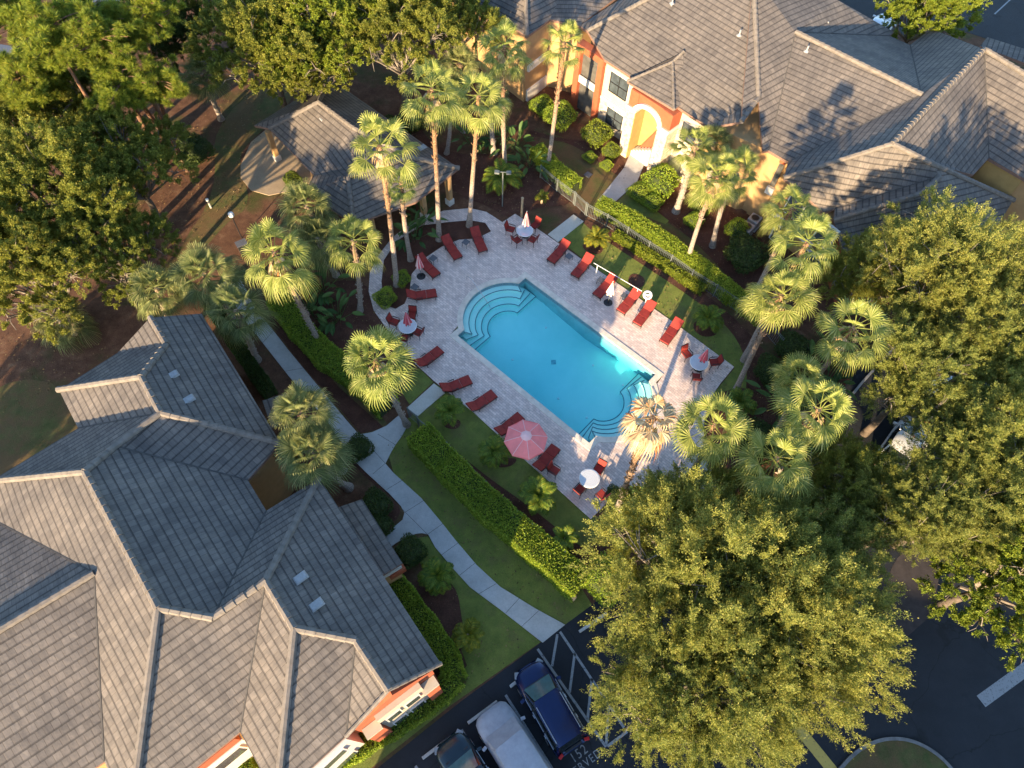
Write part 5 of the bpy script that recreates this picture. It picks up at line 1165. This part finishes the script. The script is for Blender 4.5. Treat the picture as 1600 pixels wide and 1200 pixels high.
for k in range(8):
    n_ = 6
    for i in range(n_):
        f0, f1 = .06+.94*i/n_, .06+.94*(i+1)/n_
        A, B, C_, D_ = up_(k, f0), up_(k+1, f0), up_(k+1, f1), up_(k, f1); m0, m1 = (A+B)/2-Vector((0, 0, .05*f0)), (C_+D_)/2-Vector((0, 0, .05*f1))
        mb.add([A, m0, m1, D_, B, C_], [(0, 3, 2, 1), (1, 2, 5, 4)])
    A, C_ = up_(k, 1), up_(k+1, 1); mb.add([A, C_, C_-Vector((0, 0, .14)), A-Vector((0, 0, .14))], [(0, 3, 2, 1)])
    pts = [up_(k, .06+.94*i/6)+Vector((0, 0, .006)) for i in range(7)]
    for a, b in zip(pts, pts[1:]): sm.beam(a, b, .03, .012)
mb.build('canopy', M['umb_open'], t); sm.build('seam', M['umb_seam'], t)
MB().lathe([(.34, 2.475), (.2, 2.56), (.05, 2.62), (.01, 2.63)], 8).build('vent_cap', M['umb_seam'], t)
for k in range(8):
    MB().beam(up_(k, 1)-Vector((0, 0, .03)), Vector((0, 0, 2.44)), .015, .015).build('rib', M['alu'], t)
# rescue pole, ring buoy
A, B = P(928, 411, 1.1), P(1003, 455, 1.1); t = thing('rescue_pole', 'long white rescue pole on posts along the lawn behind the loungers', 'pole', (A.x, A.y, 0))
MB().tube([(0, 0, 1.1), tuple(B-Vector((A.x, A.y, 0)))], .022, 6).build('pole', M['plasticw'], t)
for f in (.08, .92): q = (B-A)*f; MB().tube([(q.x, q.y, 0), (q.x, q.y, 1.12)], .03, 6).build('support', M['plasticw'], t)
c = P(1012, 461, 1.15); t = thing('life_ring', 'white ring buoy on a short post at the end of the rescue pole', 'life ring', (c.x, c.y, 0))
ring_ = MB(); ring_.tube([(.26*math.cos(a), .26*math.sin(a)*.9, 1.15+.1*math.sin(a)) for a in np.linspace(0, 2*math.pi, 17)], .075, 8, False); ring_.build('ring', M['plasticw'], t, smooth=True)
MB().tube([(0, 0, 0), (0, 0, 1.1)], .035, 6).box((0, 0, 1.08), (.3, .06, .3)).build('post', M['plasticw'], t)
# lamp posts, bollards
c = P(785, 323, 0); t = thing('floodlight_pole', 'slim pole with two white floodlights above the feather palm', 'lamp', c)
MB().tube([(0, 0, 0), (0, 0, 3.4)], .05, 8).build('pole', M['alu'], t); MB().beam((-.4, 0, 3.4), (.4, 0, 3.4), .05, .05).build('crossbar', M['alu'], t)
for s in (-.42, .42): MB().box((s, -.08, 3.45), (.34, .28, .14), ry=R(-18*s)).build('lamp_head', M['alu'], t)
t = tag(MB().tube([P(815, 339, 0), P(815, 339, 0)+Vector((0, 0, 1.9))], .09, 10).lathe([(.11, 1.9), (.11, 1.95), (.02, 2.0)], 10, P(815, 339, 0)).build('timber_post', M['wood']), 'plain round timber post behind the upper glass table', 'post')
tag(MB().box(P(897, 934, .45), (.16, .16, .9), R(-40)).box(P(897, 934, .92), (.2, .2, .06), R(-40)).build('bollard', M['wood']), 'short tan bollard at the lower end of the long hedge', 'bollard')
def bollard_light(px, py, lab):
    c = P(px, py, 0); t = thing('bollard_light', lab, 'light', c); MB().tube([(0, 0, 0), (0, 0, .75)], .07, 10).build('post', M['conc_light'], t); MB().lathe([(.10, .75), (.12, .8), (.11, .9), (.02, .94)], 12).build('cap', M['plasticw'], t)
bollard_light(330, 325, 'pale bollard light on the needles left of the pavilion floor')
c = P(384, 395, 0); t = thing('utility_box', 'dark box with a pale lid beside the walkway start', 'utility box', c); MB().box((0, 0, .5), (.7, .5, 1.0), .6).build('body', M['black'], t, bevel=.02); MB().box((0, 0, 1.03), (.76, .56, .06), .6).build('lid', M['slate'], t)
c = P(378, 372, 0); t = thing('pathway_lamp', 'white-headed lamp post at the start of the shaded walkway', 'lamp', c); MB().tube([(0, 0, 0), (0, 0, 2.2)], .04, 8).build('post', M['black'], t); MB().lathe([(.14, 2.2), (.2, 2.3), (.18, 2.5), (.05, 2.56)], 10).build('lamp_head', M['plasticw'], t)
# deck hardware: hose and folding stand at the lower right
def stand(px, py, rz, lab):
    c = P(px, py, .06); t = thing('metal_stand', lab, 'stand', (c.x, c.y, .056), rz); 
    for x in (-.22, .22): MB().tube([(x, -.25, 0), (x, 0, .6), (x, .25, 0)], .015, 6).build('leg', M['steel'], t)
    MB().beam((-.22, 0, .6), (.22, 0, .6), .02, .02).build('crossbar', M['steel'], t)
stand(1003, 740, .4, 'folded grey metal stand by the dead palm trunk'); stand(1026, 725, 1.4, 'grey metal stand near the pale path')
tag(MB().tube([P(x, y, .085) for x, y in [(1028, 728), (1030, 735), (1022, 742), (1012, 748), (1007, 744)]], .02, 6).build('garden_hose', M['black']), 'thin dark hose lying between the two metal stands', 'hose')
# fence
FP = [(844, 278), (870, 300), (896, 319)]; FP2 = [(916, 338), (947, 354), (978, 374), (1011, 396), (1045, 417), (1077, 440), (1114, 463), (1151, 488), (1188, 514), (1215, 545)]
def fence(name, pts, label, hgt=1.25):
    w_ = [P(x, y, 0) for x, y in pts]; t = thing(name, label, 'fence', w_[0])
    for q in w_: MB().box(q+Vector((0, 0, hgt/2+.03)), (.07, .07, hgt+.06), R(-36)).build('post', M['alu'], t, True)
    for a, b in zip(w_, w_[1:]):
        mb = MB(); d = b-a; n = int(d.length/.13)
        for zz in (.12, hgt-.18, hgt-.02): mb.beam(a+Vector((0, 0, zz)), b+Vector((0, 0, zz)), .022, .03)
        for k in range(1, n): q = a+d*k/n; mb.beam(q+Vector((0, 0, .08)), q+Vector((0, 0, hgt)), .018, .018)
        mb.build('panel', M['alu'], t, True)
fence('metal_fence', FP, 'short pale picket fence run left of the upper gate'); fence('metal_fence', FP2, 'long pale picket fence between the sunny lawn and the clipped hedge')
fence('metal_gate', [(898, 321), (914, 336)], 'pale metal gate at the top of the upper gate path'); fence('metal_gate', [(640, 652), (654, 664)], 'metal gate at the end of the lower gate path beside the palm')
fence('metal_fence', [(655, 667), (700, 705), (760, 765), (830, 830), (880, 872)], 'dark-shaded picket fence behind the long hedge')
# cooling units
def ac(px, py, lab, s=1.0):
    c = P(px, py, .8); t = thing('cooling_unit', lab, 'air conditioner', (c.x, c.y, 0), R(-38), 'cooling units')
    MB().box((0, 0, .44), (.82*s, .82*s, .8)).build('casing', M['acgrey'], t, bevel=.04); MB().lathe([(.33*s, .84), (.33*s, .86), (.28*s, .865)], 20).build('fan_shroud', M['alu'], t); MB().lathe([(.27*s, .87), (.10, .875), (.001, .88)], 16).build('fan', M['black'], t)
    MB().box((0, 0, .02), (1, 1, .04)).build('pad', M['conc'], t)
ac(1167, 354, 'grey cooling unit nearest the dark round bush', 1.15); ac(1180, 341, 'grey cooling unit against the tan wall')
tag(MB().box(P(919, 273, .04), (.5, .5, .06), R(-40)).build('access_cover', M['slate']), 'square grey access cover on the facade lawn', 'cover')

# ---------------------------------------------------------------- parking lot
def line(a, b, w_=.10, z=.022, mat='paint', name='parking_line'):
    A, B = P(*a, z), P(*b, z); n_ = (B-A).cross(Vector((0, 0, 1))).normalized()*w_/2
    tag(MB().poly([A-n_, A+n_, B+n_, B-n_]).build(name, M[mat]), kind='structure')
LN = [((840, 1014), (947, 1167)), ((875, 987), (975, 1137)), ((871, 991), (862.5, 1041)), ((898, 1021), (890, 1082)), ((925, 1060), (918, 1124)), ((951, 1105), (947, 1164)), ((949, 1166), (980, 1143)), ((790, 1086), (866, 1206)), ((721, 1140), (775, 1228)), ((649, 1197), (680, 1245)), ((1554, 22), (1582, -4))]
for a, b in LN: line(a, b, .13)
line((1533, 1096), (1660, 1004), .60, name='stop_line'); line((1225, 1110), (1330, 1240), .55, .025, 'yellow', 'speed_hump')
def wstop(a, b, lab):
    A, B = P(*a, .1), P(*b, .1); A.z = B.z = .08; tag(MB().beam(A, B, .16, .13).build('wheel_stop', M['conc'], bevel=.02), lab, 'wheel stop', 'concrete wheel stops')
wstop((731, 1130), (777, 1096), 'concrete wheel stop in front of the covered car'); wstop((660, 1185), (706, 1150), 'concrete wheel stop in front of the dark car'); wstop((797, 1073), (838, 1041), 'concrete wheel stop under the nose of the blue car'); wstop((905, 987), (948, 958), 'concrete wheel stop beside the tree edge')
# stall number and word, painted strokes
def text(s, px, size, ang, z=.023):
    c = bpy.data.curves.new('t', 'FONT'); c.body = s; c.size = size; c.align_x = 'LEFT'; c.space_character = 1.25
    o = link(bpy.data.objects.new('t', c)); o.scale = (.85, 1, 1); o.location = P(*px, z); o.rotation_euler = (0, 0, ang)
    bpy.context.view_layer.update(); dg = bpy.context.evaluated_depsgraph_get(); me = bpy.data.meshes.new_from_object(o.evaluated_get(dg)); mw = o.matrix_world.copy()
    bpy.data.objects.remove(o); me.transform(mw); me.materials.clear(); me.materials.append(M['paint']); q = link(bpy.data.objects.new('painted_lettering', me)); return q
ta = P(893, 1193); tb = P(917, 1174); an = math.atan2(tb.y-ta.y, tb.x-ta.x)
tag(text('152', (896, 1193), .62, an), 'painted stall number 152 behind the blue car', 'lettering', 'painted parking words')
tr_ = P(943, 1184); wlen = 2.28
tag(text('RESERVED', (878, 1230), .53, an), 'painted word RESERVED below the stall number', 'lettering', 'painted parking words')
M['kerb'] = plain('kerb_concrete', (.16, .155, .15), .9, .3, 3)
# traffic island, lower right
ISL = [(1296, 1215), (1330, 1175), (1362, 1156), (1395, 1150), (1430, 1156), (1468, 1178), (1500, 1215), (1520, 1260), (1280, 1260)]
pts = smooth_loop(pix(ISL), 3); mb = MB(); ins = inset([(p.x, p.y) for p in pts], .16)
A_ = sum(pts[i].x*pts[(i+1) % len(pts)].y-pts[(i+1) % len(pts)].x*pts[i].y for i in range(len(pts)))
oo = [(p.x, p.y) for p in pts]; oo = oo[::-1] if A_ < 0 else oo
n = len(oo); mb.add([(x, y, .0) for x, y in oo]+[(x, y, .13) for x, y in oo]+[(p.x, p.y, .13) for p in ins]+[(p.x, p.y, .0) for p in ins], [f for i in range(n) for f in ((i, (i+1) % n, n+(i+1) % n, n+i), (n+i, n+(i+1) % n, 2*n+(i+1) % n, 2*n+i), (2*n+i, 2*n+(i+1) % n, 3*n+(i+1) % n, 3*n+i))])
tag(mb.build('kerb', M['kerb']), kind='structure'); tag(MB().sheet([(p.x, p.y) for p in ins], .10).build('traffic_island', M['drygrass']), kind='structure')
def kerb(px, w_=.15, h=.12):
    w2 = [P(x, y, 0) for x, y in px]; mb = MB()
    for a, b in zip(w2, w2[1:]): mb.beam(a+Vector((0, 0, h/2)), b+Vector((0, 0, h/2)), w_, h)
    tag(mb.build('kerb', M['conc']), kind='structure')
kerb([(1300, 655), (1345, 600), (1400, 540)])

# cars
M['blue'] = plain('blue_car_paint', (.005, .016, .07), .22, .1, 2, metal=.4, spec=.7); M['cover'] = plain('silver_car_cover', (.30, .32, .36), .7, .12, 3, bump=.6, bscale=5)
M['dark_teal'] = plain('dark_car_paint', (.012, .028, .040), .25, .1, 2, metal=.3, spec=.7); M['whitecar'] = plain('white_car_paint', (.75, .76, .77), .3, .03); M['silver'] = plain('silver_car_paint', (.42, .45, .49), .3, .05, metal=.5)
M['windscreen'] = plain('tinted_windscreen', (.05, .13, .15), .08, .2, 3, spec=.9); M['carglass'] = plain('car_glass', (.012, .016, .018), .08, .2, 3, spec=.9); M['tyre'] = plain('tyre_rubber', (.02, .02, .02), .9, .1); M['tail'] = plain('red_lamp', (.45, .01, .01), .25, .1); M['lamp'] = plain('clear_lamp', (.22, .24, .26), .15, .1)
def car(px, py, ax, label, mat, L=4.75, Wd=1.88, Ht=1.68, kind='van', name='parked_car', z=.02, group='cars in the parking lot'):
    """nose at +x; body lofted from sections"""
    c = P(px, py, .9); t = thing(name, label, 'car', (c.x, c.y, z), ax, group); h = L/2
    def sect(x, w_, z0, z1, tuck=.80):  # closed cross-section
        return [(x, -w_*.96, z0), (x, -w_, z0+.25), (x, -w_*.985, z1-.14), (x, -w_*tuck, z1), (x, -w_*.4, z1+.03), (x, 0, z1+.04), (x, w_*.4, z1+.03), (x, w_*tuck, z1), (x, w_*.985, z1-.14), (x, w_, z0+.25), (x, w_*.96, z0)]
    hw = Wd/2; belt = .98 if kind != 'sedan' else .88
    st_ = [(h, .52, .45, .62), (h-.07, .72, .28, .74), (h-.25, .90, .22, .84), (h-.6, .98, .2, .90), (h-1.15, 1.0, .2, belt), (0, 1.0, .2, belt+.02), (-h+.8, 1.0, .2, belt+.03), (-h+.3, .98, .22, belt+.02), (-h+.08, .93, .3, belt-.04), (-h, .84, .42, belt-.2)]
    mb = MB(); vs = []; n_ = 11
    for x, fw_, z0, z1 in st_: vs += sect(x, hw*fw_, z0, z1)
    fs = [(i*n_+k, i*n_+k+1, (i+1)*n_+k+1, (i+1)*n_+k) for i in range(len(st_)-1) for k in range(n_-1)]+[tuple(range(n_)), tuple((len(st_)-1)*n_+k for k in range(n_-1, -1, -1))]
    body = mb.add(vs, fs).build('body', M[mat], t, smooth=True)
    if kind == 'sedan': gh = [(h-1.15, .80, belt), (h-1.95, .66, Ht), (-.15, .68, Ht+.02), (-h+1.35, .66, Ht-.02), (-h+.55, .80, belt)]
    else: gh = [(h-1.0, .84, belt), (h-1.75, .72, Ht-.06), (0, .74, Ht), (-h+.55, .72, Ht-.04), (-h+.16, .82, belt)]
    mb = MB(); vs = []
    def gs(x, w_, z1): return [(x, -hw*w_-(.0 if z1 > belt+.01 else .0), z1), (x, hw*w_, z1)]
    # glasshouse: lower rim at the belt, upper rim at the roof
    lo = [(gh[0][0], .84), (gh[1][0]+.25, .93), (0, .95), (gh[3][0]-.1, .93), (gh[4][0], .86)]
    up = [(gh[1][0]+.02, .74), (gh[1][0], .79), (0, .81), (gh[3][0], .78), (gh[3][0]-.02, .74)]
    ring1 = [(x, -hw*w_, belt) for x, w_ in lo]+[(x, hw*w_, belt) for x, w_ in lo[::-1]]
    zz = Ht-.05; ring2 = [(x, -hw*w_, zz) for x, w_ in up]+[(x, hw*w_, zz) for x, w_ in up[::-1]]
    m_ = len(ring1); mb.add(ring1+ring2, [(i, (i+1) % m_, m_+(i+1) % m_, m_+i) for i in range(m_)]+[tuple(range(m_, 2*m_))])
    mb.build('windows', M['carglass'] if mat != 'cover' else M[mat], t)
    if mat != 'cover':
        a_, b_ = Vector((lo[0][0]+.03, 0, belt+.02)), Vector((up[0][0]+.02, 0, zz+.01)); n0 = Vector((.03, 0, .03))
        MB().add([a_+n0+Vector((0, -hw*.80, 0)), a_+n0+Vector((0, hw*.80, 0)), b_+n0+Vector((0, hw*.64, 0)), b_+n0+Vector((0, -hw*.64, 0))], [(0, 1, 2, 3)]).build('windscreen', M['windscreen'], t)
    rp_ = MB(); xs = [gh[1][0]+.06, gh[1][0]-.25, 0, gh[3][0]+.3, gh[3][0]-.12]; ws = [.74, .79, .81, .79, .73]; zs_ = [Ht-.05, Ht-.01, Ht+.02, Ht, Ht-.05]
    vs = []; 
    for x, w_, z1 in zip(xs, ws, zs_): vs += [(x, hw*w_*f, z1+.03*(1-f*f)-.035*(abs(f) > .95)) for f in (-1, -.9, -.5, 0, .5, .9, 1)]
    rp_.add(vs, [(i*7+k, i*7+k+1, (i+1)*7+k+1, (i+1)*7+k) for i in range(4) for k in range(6)])
    if mat == 'cover':
        pass
    rp_.build('roof_panel', M[mat], t, smooth=True)
    if mat != 'cover':
        for s in (-1, 1):
            MB().beam((gh[0][0]+.02, s*hw*.85, belt), (gh[1][0], s*hw*.78, zz+.01), .06, .04).build('roof_pillar', M[mat], t)
            MB().beam((gh[3][0]-.02, s*hw*.77, zz+.01), (gh[4][0], s*hw*.87, belt), .10, .05).build('roof_pillar', M[mat], t)
            for x in (.25, -.85): MB().beam((x, s*hw*.955, belt), (x-.03, s*hw*.80, zz), .07, .04).build('door_pillar', M['black'], t)
            if kind == 'van': MB().tube([(gh[1][0]-.2, s*hw*.73, Ht+.02), (gh[1][0]-.4, s*hw*.73, Ht+.07), (gh[3][0]+.3, s*hw*.73, Ht+.07), (gh[3][0]+.1, s*hw*.73, Ht+.02)], .02, 6).build('roof_rail', M['steel'], t)
            MB().box((h-.2, s*hw*.70, .72), (.34, .30, .10), s*-.5).build('headlight', M['lamp'], t, bevel=.03)
            MB().box((-h+.07, s*hw*.80, belt-.02), (.16, .26, .34), s*.3).build('tail_light', M['tail'], t, bevel=.03)
            for x in (.0, -1.05): MB().box((x, s*hw*1.005, belt-.13), (.18, .03, .03)).build('door_handle', M['steel'], t)
            MB().beam((h-1.3, s*hw*.96, belt+.0), (-h+.5, s*hw*.955, belt+.015), .02, .02).build('window_trim', M['steel'], t)
        MB().box((-h+.10, 0, belt+.03), (.10, Wd*.5, .04)).build('rear_sill', M['black'], t)
        MB().beam((h-.93, -hw*.7, belt+.02), (h-.93, hw*.7, belt+.02), .07, .03).build('wiper_cowl', M['black'], t)
    for s in (-1, 1): MB().box((h-1.35, s*(hw+.13), belt+.06), (.16, .24, .15), s*.25).build('mirror', M[mat], t, bevel=.03)
    for x in (h-.9, -h+.95):
        for s in (-1, 1):
            wb = MB(); wb.tube([(x, s*(hw-.22), .33), (x, s*(hw+.01), .33)], .33, 18); w1 = wb.build('tyre', M['tyre'], t); MB().tube([(x, s*(hw+.012), .33), (x, s*(hw+.022), .33)], .2, 12).build('rim', M['steel'], w1)
    return t
def axis(a, b, z=0): A, B = P(*a, z), P(*b, z); d = A-B; return math.atan2(d.y, d.x)
car(859, 1103, axis((827, 1045), (897, 1168), .9), 'dark blue van with roof rails in the numbered stall', 'blue', 4.4, 1.85, 1.65)
car(812, 1185, axis((768, 1112), (857, 1252), .9), 'car under a wrinkled silver cover, mirrors sticking out', 'cover', 5.3, 2.0, 1.8, name='covered_car')
car(740, 1222, axis((700, 1158), (780, 1285), .9), 'dark teal car cut by the lower edge beside the covered one', 'dark_teal', 4.6, 1.8, 1.45, 'sedan')
car(1412, 695, R(50), 'white car glimpsed through the gap in the trees', 'whitecar', 4.6, 1.85, 1.5, 'sedan', group='cars under the trees'); car(1455, 612, R(50), 'silver car hidden under the upper trees', 'silver', 4.6, 1.85, 1.5, 'sedan', group='cars under the trees'); car(1530, 600, R(50), 'dark car under the trees at the right edge', 'dark_teal', 4.6, 1.85, 1.5, 'sedan', group='cars under the trees')
car(1375, 40, R(52), 'white car behind the upper roof edge beside the round tree', 'whitecar', 4.5, 1.8, 1.45, 'sedan', group=None)
